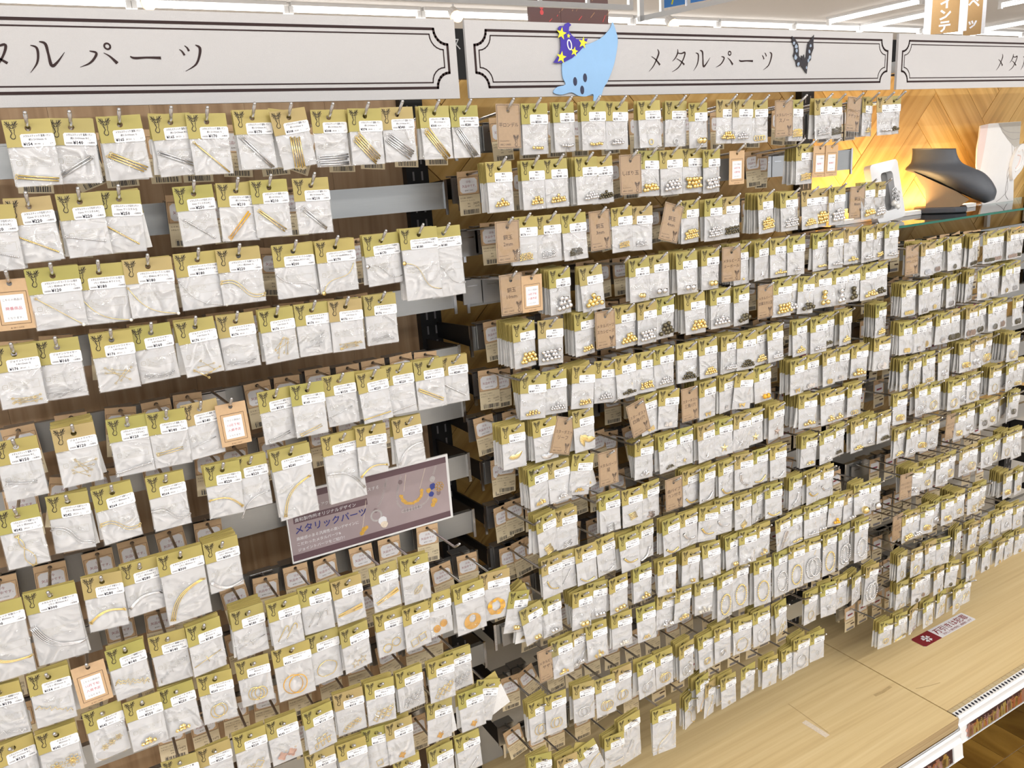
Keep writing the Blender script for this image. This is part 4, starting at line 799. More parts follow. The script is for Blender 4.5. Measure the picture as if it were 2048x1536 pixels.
for it in items:
    row, n, x, z, code = it; bay = row[0]; rg = random.Random(hash_(row+str(x)+code))
    # ---- hook
    if id(it) in near_hooks:
        h = empty('display_hook', (x*mm, YF, z*mm)); link('prong', CACHE['hook'], h); link('clip_plate', CACHE['plate'], h)
        tag(h, 'chrome display hook, '+where(row, n), 'hook', 'chrome display hooks')
    else: hook_mb(far_hooks, x, YF*1000, z); plate_mb(far_hooks, x, YF*1000, z)
    # ---- out-of-stock card at the root of the hook
    if code[0] not in 'K!':
        price = (110, 121, 132, 154, 165, 176, 187, 198, 242, 264)[rg.randrange(10)]; a_ = rg.gauss(0, .045) if rg.random() < .88 else rg.uniform(-.4, .4)
        if id(it) in near_cards:
            s_ = empty('stock_card', (x*mm, YF+.098, (z-5.0)*mm), (rg.uniform(-.05, .05), a_, rg.gauss(0, .06)))
            link('card', cached('stockkraft', lambda: kraft_mesh(17.5, 4.5, -31)), s_); p_ = link('plaque', cached('plaque', stock_plaque), s_); link('plaque_print', cached('plaqueprint', stock_print), p_)
            t_ = link('price_tag', cached('tagbody', tag_body), s_); link('tag_print', cached(('tagprint', price), lambda: tag_print(price)), t_)
            tag(s_, 'kraft sold-out card with price tag, '+where(row, n), 'card', 'kraft sold-out cards behind the packets')
        else:
            for (x0, x1, z0_, z1_, k, yy) in ((-17.5, 17.5, -31, 4.5, 'kraft', 0), (-14, 14, -26.5, -5.5, 'plaque', -.5), (-17.5, 17.5, -58, -29, 'tag', -.6), (-12, 13, -56, -50.5, 'grey_ink', -1), (-8, 9, -19, -15, 'plum', -1), (-14, 10, -36, -34.6, 'kraftink', -1), (2, 15, -44, -41, 'kraftink', -1)):
                far_cards.add([(x+a*math.cos(a_)-b*math.sin(a_), YF*1000+98+yy, z-5+a*math.sin(a_)+b*math.cos(a_)) for a, b in ((x0, z0_), (x1, z0_), (x1, z1_), (x0, z1_))], [(0, 1, 2, 3)], k)
    if code.startswith('E!'): continue
    # ---- kraft title cards and notices
    if code[0] in 'K!':
        o = code.split('/'); tl = 0.
        for q in o[1:]:
            if q[0] == 't': tl = float(q[1:])
        body = o[0][1:]; tl = math.radians(-tl)+rg.gauss(0, .02)
        r = empty('title_card' if code[0] == 'K' else 'notice_card', (x*mm, YF-.001, z*mm), (rg.uniform(-.02, .02), tl, rg.gauss(0, .05)))
        if code[0] == 'K':
            link('card', cached('titlekraft', lambda: kraft_mesh(18.5, 9, -48)), r); link('lettering', cached(('title', body), lambda: title_print(body.split('|'))), r); link('clear_sleeve', cached('sleeve', sleeve_mesh), r)
            tag(r, 'kraft title card lettered in Japanese, '+where(row, n), 'card', 'kraft title cards')
        else:
            link('card', cached('noticekraft', lambda: kraft_mesh(17.5, 4.5, -48)), r); p_ = link('white_panel', cached('noticepanel', notice_panel), r); link('notice_print', cached(('notice', body), lambda: notice_print(body)), p_)
            tag(r, 'kraft notice card with white panel, '+where(row, n), 'card', 'kraft notice cards')
        continue
    # ---- packet
    d = parse_code(code); k, c = d['k'], d['c']; o = d['opts']
    Wd, H = (42, 68) if bay == 'a' else (41, 67)
    if row == 'a3': Wd, H = 50, 65
    if row in ('a2', 'a4', 'a1') : Wd, H = 43, 66
    if k == 'Y': Wd, H = (42, 94)
    if k == 'O' and 'huge' in o: Wd, H = 45, 76
    if row == 'b13' and k == 'O' and 'huge' not in o: H = 74
    if 'big' in o and (bay == 'a' or k in 'WH'): Wd, H = 52, 93
    if row in ('a9',) and 'big' in o: Wd, H = 50, 80
    if row == 'a8' and d['k'] == 'L': Wd, H = 42, 72
    tl = math.radians(-d['tilt'])+rg.gauss(0, .02); tn = math.radians(d['turn'] or rg.gauss(0, 5.))
    fan = 'fan' in o
    r = empty(KINDS[k][0], (x*mm, YF+(.0045 if n % 2 else 0.), z*mm), (rg.uniform(-.06, .02), tl, tn))
    hc = link('header_card', cached(('head', Wd), lambda: header_mesh(Wd)), r); link('emblem', cached(('emb', Wd), lambda: emblem_mesh(Wd)), hc)
    lb = link('price_label', cached(('lab', Wd), lambda: label_mesh(Wd)), r); link('label_print', cached(('prt', k, c, d['price'], Wd), lambda: print_mesh(k, c, d['price'], Wd)), lb)
    bp = link('backing_paper', cached(('pap', Wd, H), lambda: paper_mesh(Wd, H)), r); link('fine_print', cached(('fin', Wd, H), lambda: fine_mesh(Wd, H)), bp)
    bulge = 8.5 if 'huge' in o and k == 'B' else 6.5 if 'big' in o and k in 'BN' else 4.5 if 'mid' in o and k == 'B' else 3.2 if k in 'BNY' else 1.6
    if k == 'B' and d['n'] == 1 and 'huge' in o: bulge = 15
    sd = rg.randrange(4); link('clear_bag', cached(('bag', Wd, H, bulge, sd), lambda: bag_mesh(Wd, H, bulge, sd)), r)
    key = ('cont', k, c, d['n'], round(d['a'], 2), tuple(sorted(o-{'fan'})), Wd, H, d['price'] == 220 and k == 'L')
    for nm, me in cached(key, lambda: [(a, b.mesh(a, a not in ('star', 'nugget', 'nuggets', 'disc', 'wedge'))) for a, b in contents(d, Wd, H)]): link(nm, me, r)
    cn = COLN[c]; nn = (NUM[d['n']]+' ') if 1 < d['n'] <= 10 and k not in 'JPV' else ''
    what = KINDS[k][2] if d['n'] != 1 or k in 'JPV' else {'leaves': 'leaf', 'toggle bars': 'toggle bar'}.get(KINDS[k][2], KINDS[k][2].rstrip('s'))
    sz = 'large ' if o & {'huge', 'big'} and k in 'BSDO' else ''
    tag(r, 'packet of %s%s%s %s, %s' % (nn if len((nn+sz+cn+what).split()) < 5 else '', sz, cn, what, where(row, n)), 'packet', GRP.get(k, 'metal charm packets'))
    # ---- the packets hanging behind it
    m_ = (rg.randint(5, 8) if int(row[1:]) < 9 or bay == 'a' else rg.randint(2, 4)) if fan else rg.choice((0, 1, 1, 2))
    th = (5.6 if k in 'B' and o & {'mid', 'big', 'huge'} else 4.0) if fan else 3.2
    for j in range(1, m_+1):
        Yb = YF*1000+6+j*th
        if Yb > -172: break
        stack_pack(x+rg.gauss(0, .5), Yb, z, Wd-.6, H-rg.uniform(0, 2), tl+rg.gauss(0, .035 if fan else .015), tn*.5+rg.gauss(0, .05)+(.10 if fan else 0), rg.gauss(0, .02), c if k in 'BNO' else None)
if far_hooks.v: tag(obj('display_hooks', far_hooks), 'further chrome hooks along the rails of the glass-shelf bay', 'hooks', kind='stuff')
if far_cards.v: tag(obj('stock_cards', far_cards), 'further kraft sold-out cards with tags behind the far packets', 'cards', kind='stuff')
tag(obj('stacked_packets', stack), 'further gold-headed packets stacked behind the front packet of each hook', 'packets', kind='stuff')

# ------------------------------------------------------------------ poster hung on the rail
M['mauve'] = mat('mauve_print', (.13, .075, .09), .4); M['photo'] = mat('mauve_photo_print', (.36, .29, .30), .35, var=.22, scale=14); M['photo2'] = mat('dark_photo_shade', (.22, .16, .17), .4)
M['navytext'] = mat('navy_lettering', (.03, .035, .22), .5); M['steel'] = mat('printed_steel', (.45, .42, .42), .35, var=.3, scale=300); M['pgold'] = mat('printed_gold', (.62, .36, .07), .35, var=.4, scale=250); M['pblue'] = mat('printed_blue', (.03, .05, .25), .3)
r = empty('poster_board', (-.187, -.166, .942)); w, h = 127, 105.5
mb = MB(); mb.box(-w, w, 0, 3, 0, h, 'white'); obj('board', mb, r)
mb = MB(); mb.flat([(-w+1.5, 3), (w-4, 3), (w-4, h-3.5), (-w+1.5, h-3.5)], -.15, 'photo'); ph = obj('photo_print', mb, r)
mb = MB(); mb.flat([(-w+1.5, 3), (w-4, 3), (w-4, 12.5), (-w+1.5, 12.5)], -.3, 'mauve'); mb.flat([(-w+1.5, h-13), (w-4, h-13), (w-4, h-3.5), (-w+1.5, h-3.5)], -.3, 'mauve'); mb.flat([(-118, 59), (-8, 59), (-8, 69), (-118, 69)], -.3, 'mauve'); obj('colour_bands', mb, ph)
mb = MB(); text(mb, 'メタリックパーツ', -117, 44, 13.5, 'navytext', -.4, 107, bold=.012); text(mb, '貴和製作所オリジナルデザイン', -116, 61.5, 6.5, 'plaque', -.5, 105)
text(mb, '高級感のある汎用性の高いデザインに', -117, 33.5, 5.6, 'plaque', -.4, 92); text(mb, 'こだわったメタルパーツ&', -117, 25, 5.6, 'plaque', -.4, 70); text(mb, 'ジョイントパーツをご紹介！', -117, 16.5, 5.6, 'plaque', -.4, 70); text(mb, 'プラスする', -18, 79, 6.5, 'plaque', -.4, 30); text(mb, 'いつものアクセサリーに', -100, 76, 6, 'plaque', -.4, 75)
obj('lettering', mb, ph)
mb = MB(); rg = random.Random(2)
def chain(pts, r_, k, step=2.4):
    P = smooth_line(pts, 10); acc = 0
    for a, b in zip(P, P[1:]):
        acc += math.dist(a, b)
        if acc > step: acc = 0; mb.ribbon([(a[0]+r_*math.cos(q), a[1]+r_*math.sin(q)) for q in (2*math.pi*i/8 for i in range(9))], .6, -.45, k)
chain([(25, 90), (18, 70), (12, 58), (5, 50)], 1.3, 'steel'); chain([(48, 90), (42, 74), (38, 50), (45, 38)], 1.3, 'steel'); chain([(106, 92), (100, 78)], 1.3, 'steel'); chain([(92, 48), (84, 38), (72, 34)], 1.2, 'steel')
for i in range(26): q = 2*math.pi*i/26; mb.flat([(3+8*math.cos(q)+1.6*math.cos(s), 38+8*math.sin(q)+1.6*math.sin(s)) for s in (2*math.pi*j/6 for j in range(6))], -.45-.005*i, 'steel')
for i in range(16): q = math.pi+math.pi*i/15; c_ = (62+17*math.cos(q), 58+16*math.sin(q)); mb.flat([(c_[0]+3.4*rg.uniform(.6, 1.2)*math.cos(s), c_[1]+3*rg.uniform(.6, 1.2)*math.sin(s)) for s in (2*math.pi*j/6 for j in range(6))], -.45-.01*i, 'pgold')
for i in range(7): mb.ribbon([(46+i*4.6+2.8*math.cos(s), 33+2.2*math.sin(s)) for s in (2*math.pi*j/9 for j in range(10))], 1.1, -.46, 'steel')
for yi, (x_, z_, r_, k) in enumerate(((3, 46, 4, 'photo2'), (46, 80, 4, 'photo2'), (98, 72, 5, 'steel'), (97, 60, 5.5, 'pblue'), (94, 48, 4.5, 'pblue'), (90, 55, 4, 'pgold'), (106, 47, 4, 'photo2'), (98, 36, 5, 'pgold'), (95, 30, 4, 'pgold'), (-18, 22, 4, 'pgold'), (-22, 17, 4, 'pgold'), (-14, 24, 3, 'pgold'), (12, 27, 7, 'plaque'), (14, 21, 6, 'worn'))): mb.flat([(x_+r_*rg.uniform(.8, 1.1)*math.cos(s), z_+r_*rg.uniform(.8, 1.1)*math.sin(s)) for s in (2*math.pi*j/10 for j in range(10))], -.47-.02*yi, k)
for i in range(7): q = 2*math.pi*i/7; mb.ribbon([(108+5*math.cos(q)+2.6*math.cos(s), 57+5*math.sin(q)+2.6*math.sin(s)) for s in (2*math.pi*j/8 for j in range(9))], .9, -.8, 'pgold')
mb.ribbon([(-20, 24), (-10, 66)], .6, -.4, 'worn'); mb.ribbon([(56, 90), (50, 64)], .6, -.4, 'worn'); mb.ribbon([(88, 92), (76, 62)], .6, -.4, 'worn')
obj('jewellery_print', mb, ph)
mb = MB(); mb.box(-90, -84, 3, 30, 60, 66, 'black'); mb.box(84, 90, 3, 30, 60, 66, 'black'); obj('hanger', mb, r)
tag(r, 'mauve poster of necklaces with navy Japanese title hung on a rail', 'poster')

# ------------------------------------------------------------------ glass shelf and its display
r = empty('glass_shelf', (1.35, -.095, 1.294)); mb = MB(); mb.box(-438, 438, -97, 90, 0, 5, 'shelfglass'); obj('pane', mb, r)
mb = MB(); mb.box(-438, 438, -98, -97, .2, 4.8, 'glass'); obj('front_edge', mb, r)
for s in (-430, 251, 430): mb = MB(); mb.box(s-3, s+3, -20, 92, -14, -.5, 'white'); mb.box(s-7, s+7, 82, 90, -60, -.5, 'white'); obj('bracket', mb, r)
tag(r, 'green-edged glass shelf on white brackets carrying the necklace bust', 'shelf')
r = empty('led_strip', (1.19, -.062, 1.2995)); mb = MB(); mb.box(-255, 255, -6, 6, 0, 9, 'white'); obj('housing', mb, r); M['ledglow'] = mat('warm_led_lens', (1, .62, .25), .4, emit=6.)
mb = MB(); mb.add([(-250, -4.5, 9.3), (250, -4.5, 9.3), (250, 5, 9.6), (-250, 5, 9.6)], [(0, 1, 2, 3)], 'ledglow'); obj('lens', mb, r); tag(r, 'thin warm LED strip along the back of the glass shelf', 'lamp')
# necklace bust, facing the aisle
M['leather'] = mat('slate_leatherette', (.070, .080, .098), .5, var=.1, bump=.15, bscale=500); M['bronzefelt'] = mat('tan_felt', (.30, .22, .13), .6, var=.1)
bl = [(-87, 1447), (-86, 1434), (-88, 1415), (-99, 1400), (-76, 1390), (-36, 1371), (3, 1349), (39, 1330), (66, 1317)]; br = [(3, 1441), (6, 1428), (16, 1410), (34, 1399), (58, 1387), (74, 1372), (85, 1355), (90, 1341), (87, 1325)]
dp = [44, 44, 46, 62, 74, 78, 76, 66, 40]
r = empty('necklace_bust', (1.29, -.10, 1.2995), (0, 0, math.atan2(-.838, .545)))
mb = MB(); n = 20; vs = []
Ls = smooth_line([(*a, *b, c) for a, b, c in zip(bl, br, dp)], 3)
for xl, zl, xr, zr, dd in Ls:
    for j in range(n): q = 2*math.pi*j/n; t = (1+math.cos(q))/2; vs.append((xl+(xr-xl)*t, dd*.5*math.sin(q), zl+(zr-zl)*t-1299.5))
fs = [(i*n+j, i*n+(j+1) % n, (i+1)*n+(j+1) % n, (i+1)*n+j) for i in range(len(Ls)-1) for j in range(n)]
mb.add(vs, fs+[tuple(range(n)), tuple(range(len(vs)-1, len(vs)-n-1, -1))], 'leather'); obj('bust_form', mb, r, True)
mb = MB(); P = [(-80, 95), (-66, 72), (-55, 55), (-52, 36), (-51, 13), (18, 13), (36, 28), (10, 47), (-30, 68)]
vs = [(x_, -22, z_) for x_, z_ in P]+[(x_, 22, z_) for x_, z_ in P]; m_ = len(P); mb.add(vs, [tuple(range(m_)), tuple(range(2*m_-1, m_-1, -1))]+[(i, (i+1) % m_, m_+(i+1) % m_, m_+i) for i in range(m_)], 'bronzefelt'); obj('stand', mb, r)
mb = MB(); vs = []
for z_, g in ((0, 0), (2, 2), (10, 2), (13, 0)):
    for j in range(24): q = 2*math.pi*j/24; e = 4.; cx_, sy_ = math.cos(q), math.sin(q); f_ = (abs(cx_)**e+abs(sy_)**e)**(-1/e); vs.append((-21+(53+g)*f_*cx_, (34+g)*f_*sy_, z_))
mb.add(vs, [(i*24+j, i*24+(j+1) % 24, (i+1)*24+(j+1) % 24, (i+1)*24+j) for i in range(3) for j in range(24)]+[tuple(range(23, -1, -1)), tuple(range(72, 96))], 'leather'); obj('base', mb, r); tag(r, 'slate grey necklace bust with tan stand on the glass shelf', 'display bust')
# profile card with an ear
M['pinkcard'] = mat('pale_pink_card', (.80, .66, .63), .5, var=.05, scale=8); M['hairgrey'] = mat('grey_hair_print', (.46, .44, .40), .5); M['linegrey'] = mat('grey_line_print', (.33, .31, .31), .5)
r = empty('profile_card', (1.55, -.05, 1.2992)); rel = lambda P: [(a-1550, b-1300+1) for a, b in P]
PC = rel([(1465, 1488), (1505, 1492), (1638, 1493), (1639, 1430), (1628, 1364), (1636, 1299), (1500, 1299), (1462, 1395), (1459, 1434), (1464, 1463)])
mb = MB(); mb.prism(PC, -1.5, 1.5, 'white'); mb.prism([(-60, 0), (60, 0), (60, 1.5), (-60, 1.5)], 1.5, 35, 'white'); obj('card', mb, r)
mb = MB(); mb.flat(rel([(1465, 1487), (1497, 1491), (1490, 1440), (1478, 1380), (1484, 1340), (1463, 1396), (1460, 1434)]), -1.7, 'pinkcard'); obj('face_tint', mb, r)
mb = MB(); mb.flat(rel([(1539, 1491.5), (1637, 1492.5), (1639, 1438), (1620, 1431), (1604, 1440), (1583, 1453), (1558, 1472)]), -1.8, 'hairgrey')
for P in ([(1545, 1485), (1580, 1470), (1636, 1466)], [(1560, 1470), (1600, 1452), (1638, 1452)], [(1606, 1440), (1612, 1400), (1596, 1370), (1604, 1330), (1580, 1310), (1558, 1302)], [(1618, 1432), (1616, 1385), (1600, 1355), (1596, 1320), (1610, 1304)]): mb.ribbon(smooth_line(rel(P), 5), 1.3, -2, 'linegrey')
obj('line_drawing', mb, r)
mb = MB(); E = rel([(1621, 1428), (1632, 1436), (1649, 1437), (1659, 1412), (1653, 1380), (1630, 1362), (1612, 1352), (1602, 1386), (1609, 1410)]); mb.prism([p[:2] for p in smooth_line(E+[E[0]], 3)[:-1]], -9, -1.6, 'white'); mb.tube([(p[0], -9, p[1]) for p in smooth_line(rel([(1618, 1372), (1640, 1384), (1648, 1410), (1640, 1426), (1626, 1420)]), 5)], 2.2, 'white', 6); mb.tube([(p[0], -9, p[1]) for p in smooth_line(rel([(1622, 1412), (1636, 1408), (1630, 1390), (1618, 1380)]), 5)], 1.8, 'pinkcard', 6); obj('ear', mb, r); tag(r, 'white standing card of a face profile with grey hair lines and ear', 'display card')
# upright tray with earrings
r = empty('earring_tray', (1.07, -.10, 1.2995), (math.radians(-9), math.radians(-6), 0)); M['ceramic'] = mat('white_gloss_plastic', (.80, .81, .83), .2, var=.02); M['traygrey'] = mat('grey_velvet', (.20, .20, .20), .8)
def rrect(x0, x1, z0, z1, rr, n=4): return [(cx_+rr*math.cos(math.radians(a0+90*i/n)), cz_+rr*math.sin(math.radians(a0+90*i/n))) for cx_, cz_, a0 in ((x1-rr, z1-rr, 0), (x0+rr, z1-rr, 90), (x0+rr, z0+rr, 180), (x1-rr, z0+rr, 270)) for i in range(n+1)]
A_, B_ = rrect(-46, 46, 0, 126, 9), rrect(-20, 20, 22, 104, 8); m_ = len(A_); mb = MB()
mb.add([(x_, -8, z_) for x_, z_ in A_]+[(x_, -11, z_) for x_, z_ in B_]+[(x_, 8, z_) for x_, z_ in A_]+[(x_, 4, z_) for x_, z_ in B_], [f for i in range(m_) for j in [(i+1) % m_] for f in ((i, j, m_+j, m_+i), (i, 2*m_+i, 2*m_+j, j), (m_+i, m_+j, 3*m_+j, 3*m_+i))]+[tuple(range(3*m_-1, 2*m_-1, -1))], 'ceramic'); obj('frame', mb, r, False)
mb = MB(); mb.flat(B_, 3.5, 'traygrey'); obj('velvet_back', mb, r); tag(r, 'white tray with dark grey recess standing upright on glass shelf', 'tray')
for i, (dx, dz) in enumerate(((4, 36), (16, 28))):
    e = empty('pearl_earring', (1.072+dx*mm, -.105, 1.2995+dz*mm)); mb = MB(); mb.sphere((0, 0, 0), 6.5, 'pearl', 14, 9); obj('pearl', mb, e, True)
    mb = MB()
    for z_ in (12, 20, 28): mb.ring(0, z_, 6, 1.1, 's', 0, 14)
    obj('silver_loops', mb, e, True); tag(e, 'pearl earring with silver loops resting in the white tray', 'earring', 'pearl earrings in the tray')
# fabric flower
M['petal'] = mat('apricot_fabric', (.85, .42, .18), .7, var=.12, scale=80); r = empty('fabric_flower', (1.60, -.115, 1.300))
for i in range(11):
    mb = MB(); ring_, a0 = (0, i*72) if i < 5 else (1, i*60+20); R_ = 13 if ring_ == 0 else 24; vs = []
    for u in range(6):
        for v in range(4):
            t = (u/5-.5)*1.3; q = math.radians(a0)+t; rr = R_*(.25+.25*v)*(1+.1*math.sin(u*2.2+i)); vs.append((rr*math.cos(q), rr*math.sin(q)*.7-4, 8+24*math.sin(v/3*1.25+.1*ring_)*(1-.35*ring_)+2.5*math.sin(u*1.9+i)))
    mb.add(vs, [(u*4+v, u*4+v+1, u*4+v+5, u*4+v+4) for u in range(5) for v in range(3)], 'petal'); obj('petal', mb, r, True)
mb = MB(); mb.tube([(0, -4, 0), (0, -4, 10)], [14, 6], 'petal', 12); obj('calyx', mb, r); tag(r, 'apricot fabric flower at the end of the glass shelf', 'flower')

# ------------------------------------------------------------------ deck details
r = empty('sticker', (1.17, -.236, .3205)); mb = MB(); q = [p for p in rrect(-101, 101, -19, 19, 4)]
red = [p for p in q]; M['stickred'] = mat('dark_red_print', (.22, .012, .02), .4); M['stickwhite'] = mat('white_sticker', (.80, .79, .82), .4)
mb.add([(x_, z_, .2) for x_, z_ in q], [tuple(range(len(q)))], 'stickwhite'); obj('base', mb, r)
mb = MB(); rr = [(-101+4, -19), (-36, -19), (-36, 19), (-101+4, 19), (-101, 15), (-101, -15)]; mb.add([(x_, z_, .35) for x_, z_ in rr], [tuple(range(6))], 'stickred'); rp_ = obj('red_panel', mb, r)
mb = MB()
for i in range(5):
    q = math.pi/2+2*math.pi*i/5; mb.add([(-68+p_*13*math.cos(q+s), p_*13*math.sin(q+s), .5) for p_, s in ((.25, 0), (.75, -.5), (1.05, -.3), (.9, 0), (1.05, .3), (.75, .5))], [tuple(range(6))], 'plaque')
mb.add([(-68+5*math.cos(s), 5*math.sin(s), .6) for s in (2*math.pi*j/12 for j in range(12))], [tuple(range(12))], 'grey_ink'); mb.add([(-68+3.4*math.cos(s), 3.4*math.sin(s), .7) for s in (2*math.pi*j/12 for j in range(12))], [tuple(range(12))], 'plaque'); obj('blossom_emblem', mb, rp_)
mb = MB(); text(mb, '万引きは犯罪', -30, -4, 21, 'stickred', .45, 126, plane='xy', bold=.01); text(mb, '発見した場合警察に通報致します', -20, -15, 8, 'stickred', .45, 112, plane='xy'); obj('lettering', mb, r); tag(r, 'red and white shoplifting warning sticker on the pale deck', 'sticker')
scuff([(657, -215), (655, -270), (652, -322)], 'smudge', 1.5, 'thin dark gouge line in the pale deck under the ghost-sign bay')
scuff([(639, -271), (641, -300), (642, -328)], 'worn', 13, 'pale torn tape residue on the deck beside the gouge line')
scuff([(825, -300), (850, -302), (880, -300)], 'smudge', 7, 'faint brown smudge on the deck near the board joint')
scuff([(915, -335), (945, -345), (975, -352)], 'smudge', 2, 'thin scratch on the deck board with the sticker')
# price rail along the front of the decks
LEAF = [(.95, .48, .10), (.88, .26, .08), (.95, .62, .16), (.85, .45, .36), (.80, .36, .22)]
for i, c_ in enumerate(LEAF): M['leaf%d' % i] = mat('autumn_leaf_%d' % i, c_, .45, var=.15, scale=120)
M['plumstrip'] = mat('plum_print', (.13, .05, .05), .35)
M['amberstrip'] = mat('yellowed_clear_strip', (.55, .44, .26), .2, var=.1, scale=90)
def price_rail(x0, x1, y, ztop, perf, label):
    r = empty('price_rail', (x0*mm, y*mm, (ztop-62)*mm)); w = x1-x0; mb = MB()
    prof = [(0, 62), (-3, 58), (-1, 44), (-6, 38), (-10, 8), (-12, 4), (-8, 0), (4, 0), (4, 62)]
    vs = [(0, a, b) for a, b in prof]+[(w, a, b) for a, b in prof]; m_ = len(prof)
    mb.add(vs, [(i, i+1, m_+i+1, m_+i) for i in range(m_-1)]+[tuple(range(m_)), tuple(range(2*m_-1, m_-1, -1))], 'white'); obj('channel', mb, r)
    if perf:
        mb = MB(); mb.box(0, w, 0, 13, 62, 63, 'white'); st = obj('perforated_strip', mb, r); mb = MB(); mb.box(0, w, 13, 23, 60, 61.5, 'amberstrip')
        for i in range(int(w/16)): mb.box(i*16, i*16+9, 13.5, 22.5, 61.5, 62.2, 'amberstrip')
        obj('ribbed_strip', mb, r); mb = MB()
        for i in range(int(w/11)): mb.add([(6+i*11+3.1*math.cos(s)*1.0+1.0*math.sin(s), 6.5+4.3*math.sin(s), 63.3) for s in (2*math.pi*j/10 for j in range(10))], [tuple(range(10))], 'print')
        obj('slot', mb, st)
    s0 = 25 if perf else 5; s1 = w-10 if perf else w-36
    def on(u, t): return (u, -6.6-4*(1-t)-.4, 8+30*t)
    mb = MB(); mb.add([on(s0, 0), on(s1, 0), on(s1, 1), on(s0+6, 1)], [(0, 1, 2, 3)], 'plumstrip'); pr = obj('leaf_print', mb, r)
    rg = random.Random(int(x0)); mbs = MB(); u = s0+3
    while u < s1-12:
        hh = rg.uniform(.55, 1.); wd = rg.uniform(12, 24); k = 'leaf%d' % rg.randrange(5); kind = rg.randrange(3)
        if kind == 0:
            for j in range(6):
                t = .08+hh*j/6; mbs.add([(a, b-.2-.05*j, c) for a, b, c in (on(u, t), on(u-wd*.6*(1-j/7), min(1, t+.12)), on(u, min(1, t+.1)))], [(0, 1, 2)], k); mbs.add([(a, b-.2-.05*j, c) for a, b, c in (on(u, t), on(u+wd*.6*(1-j/7), min(1, t+.12)), on(u, min(1, t+.1)))], [(0, 1, 2)], k)
        elif kind == 1: mbs.add([(a, b-.3, c) for a, b, c in (on(u+wd*.5*math.sin(s)*(1.2 if j % 2 else .6), max(0, min(1, hh*.5+hh*.5*math.cos(s)))) for j, s in ((j, 2*math.pi*j/14) for j in range(14)))], [tuple(range(14))], k)
        else: mbs.add([(a, b-.4, c) for a, b, c in (on(u-wd*.2, 0), on(u+wd*.25, 0), on(u+wd*.3, hh*.6), on(u+wd*.05, hh), on(u-wd*.2, hh*.6))], [(0, 1, 2, 3, 4)], k)
        u += rg.uniform(2.2, 4.6)
    obj('printed_leaves', mbs, pr)
    mb = MB(); mb.add([(s0-4, -7.6, 39), (s1+4, -7.6, 39), (s1+4, -12.4, 6), (s0-4, -12.4, 6)], [(3, 2, 1, 0)], 'clearplastic'); obj('clear_cover', mb, r)
    tag(r, label, 'price rail')
price_rail(0, 898, -447, 296, False, 'price rail with autumn leaf strip under the bare wood deck edge')
price_rail(-900, -2, -447, 296, False, 'price rail with autumn leaf strip under the plank bay deck')
price_rail(902, 1800, -438, 320, True, 'price rail topped with slotted white strip and autumn leaf print')

# ------------------------------------------------------------------ ceiling lights and hanging signs of the shop beyond
def tube_light(x, y, alongx, label):
    r = empty('ceiling_light', (x, y, 2.93), (0, 0, 0 if alongx else math.pi/2)); mb = MB(); mb.box(-620, 620, -55, 55, 50, 80, 'white'); mb.box(-640, -600, -22, 22, -12, 50, 'white'); mb.box(600, 640, -22, 22, -12, 50, 'white'); obj('housing', mb, r)
    mb = MB(); mb.tube([(-598, 0, 20), (598, 0, 20)], 17, 'tube', 10); obj('tube', mb, r); tag(r, label, 'ceiling light', 'fluorescent ceiling lights')
for i in range(-5, 13): tube_light(1.09+1.285*i, 6.42, True, 'bare fluorescent tube in a long row along the white ceiling')
for i in range(-3, 13): tube_light(1.6+1.285*i, 11.5, True, 'bare fluorescent tube in the far row along the white ceiling')
for X, Y in ((8.4, 5.45), (9.43, 5.75), (8.4, 4.0), (9.9, 4.2), (11.9, 5.6), (11.2, 4.6), (13.6, 5.3)): tube_light(X, Y, False, 'single fluorescent tube set crosswise on the white ceiling')
for X, Z in ((.372, 2.677), (2.667, 2.661), (4.931, 2.658)):
    r = empty('spot_lamp', (X, 5.0, Z)); mb = MB(); mb.sphere((0, -30, 0), 42, 'bulb', 12, 8); obj('bulb', mb, r, True); mb = MB(); mb.tube([(0, 0, 10), (0, 60, 60)], [50, 40], 'white', 12); mb.tube([(0, 40, 60), (0, 40, (3.01-Z)*1000)], 9, 'white', 6); obj('housing', mb, r); tag(r, 'glowing warm spot lamp hung from the white ceiling', 'lamp', 'warm spot lamps')
# brown patterned panel
M['brownpanel'] = mat('brown_patterned_panel', (.085, .022, .016), .4, var=.3, scale=3); M['redflake'] = mat('red_confetti_print', (.6, .05, .05), .5); M['goldflake'] = mat('tan_confetti_print', (.35, .17, .08), .5)
r = empty('confetti_banner', (3.085, 4.0, 2.447)); mb = MB(); mb.box(-345, -82, 0, 30, 0, 520, 'brownpanel'); obj('panel', mb, r); mb = MB(); mb.box(-80, 345, 0, 30, 0, 520, 'brownpanel'); obj('panel', mb, r)
rg = random.Random(9)
for i in range(34): x_, z_ = rg.uniform(-330, 330), rg.uniform(10, 480); q = rg.uniform(.6, 1.1); L_ = rg.uniform(8, 60); mb = MB(); mb.ribbon([(x_, z_), (x_+L_*math.cos(q), z_+L_*math.sin(q))], rg.uniform(3, 7), -1.5, 'redflake' if i % 2 else 'goldflake'); obj('confetti_flake', mb, r)
for x_, z_ in ((-245, 75), (-245, 110), (68, 130)): mb = MB(); mb.flat([(x_+16*math.cos(s), z_+18*math.sin(s)) for s in (2*math.pi*j/10 for j in range(10))], -2, 'redflake'); obj('confetti_dot', mb, r)
mb = MB(); mb.tube([(-300, 15, 520), (-300, 15, 563)], 3, 'chrome', 6); mb.tube([(300, 15, 520), (300, 15, 563)], 3, 'chrome', 6); obj('hanging_wire', mb, r); tag(r, 'dark brown panel with red confetti print hung above the signs', 'banner')
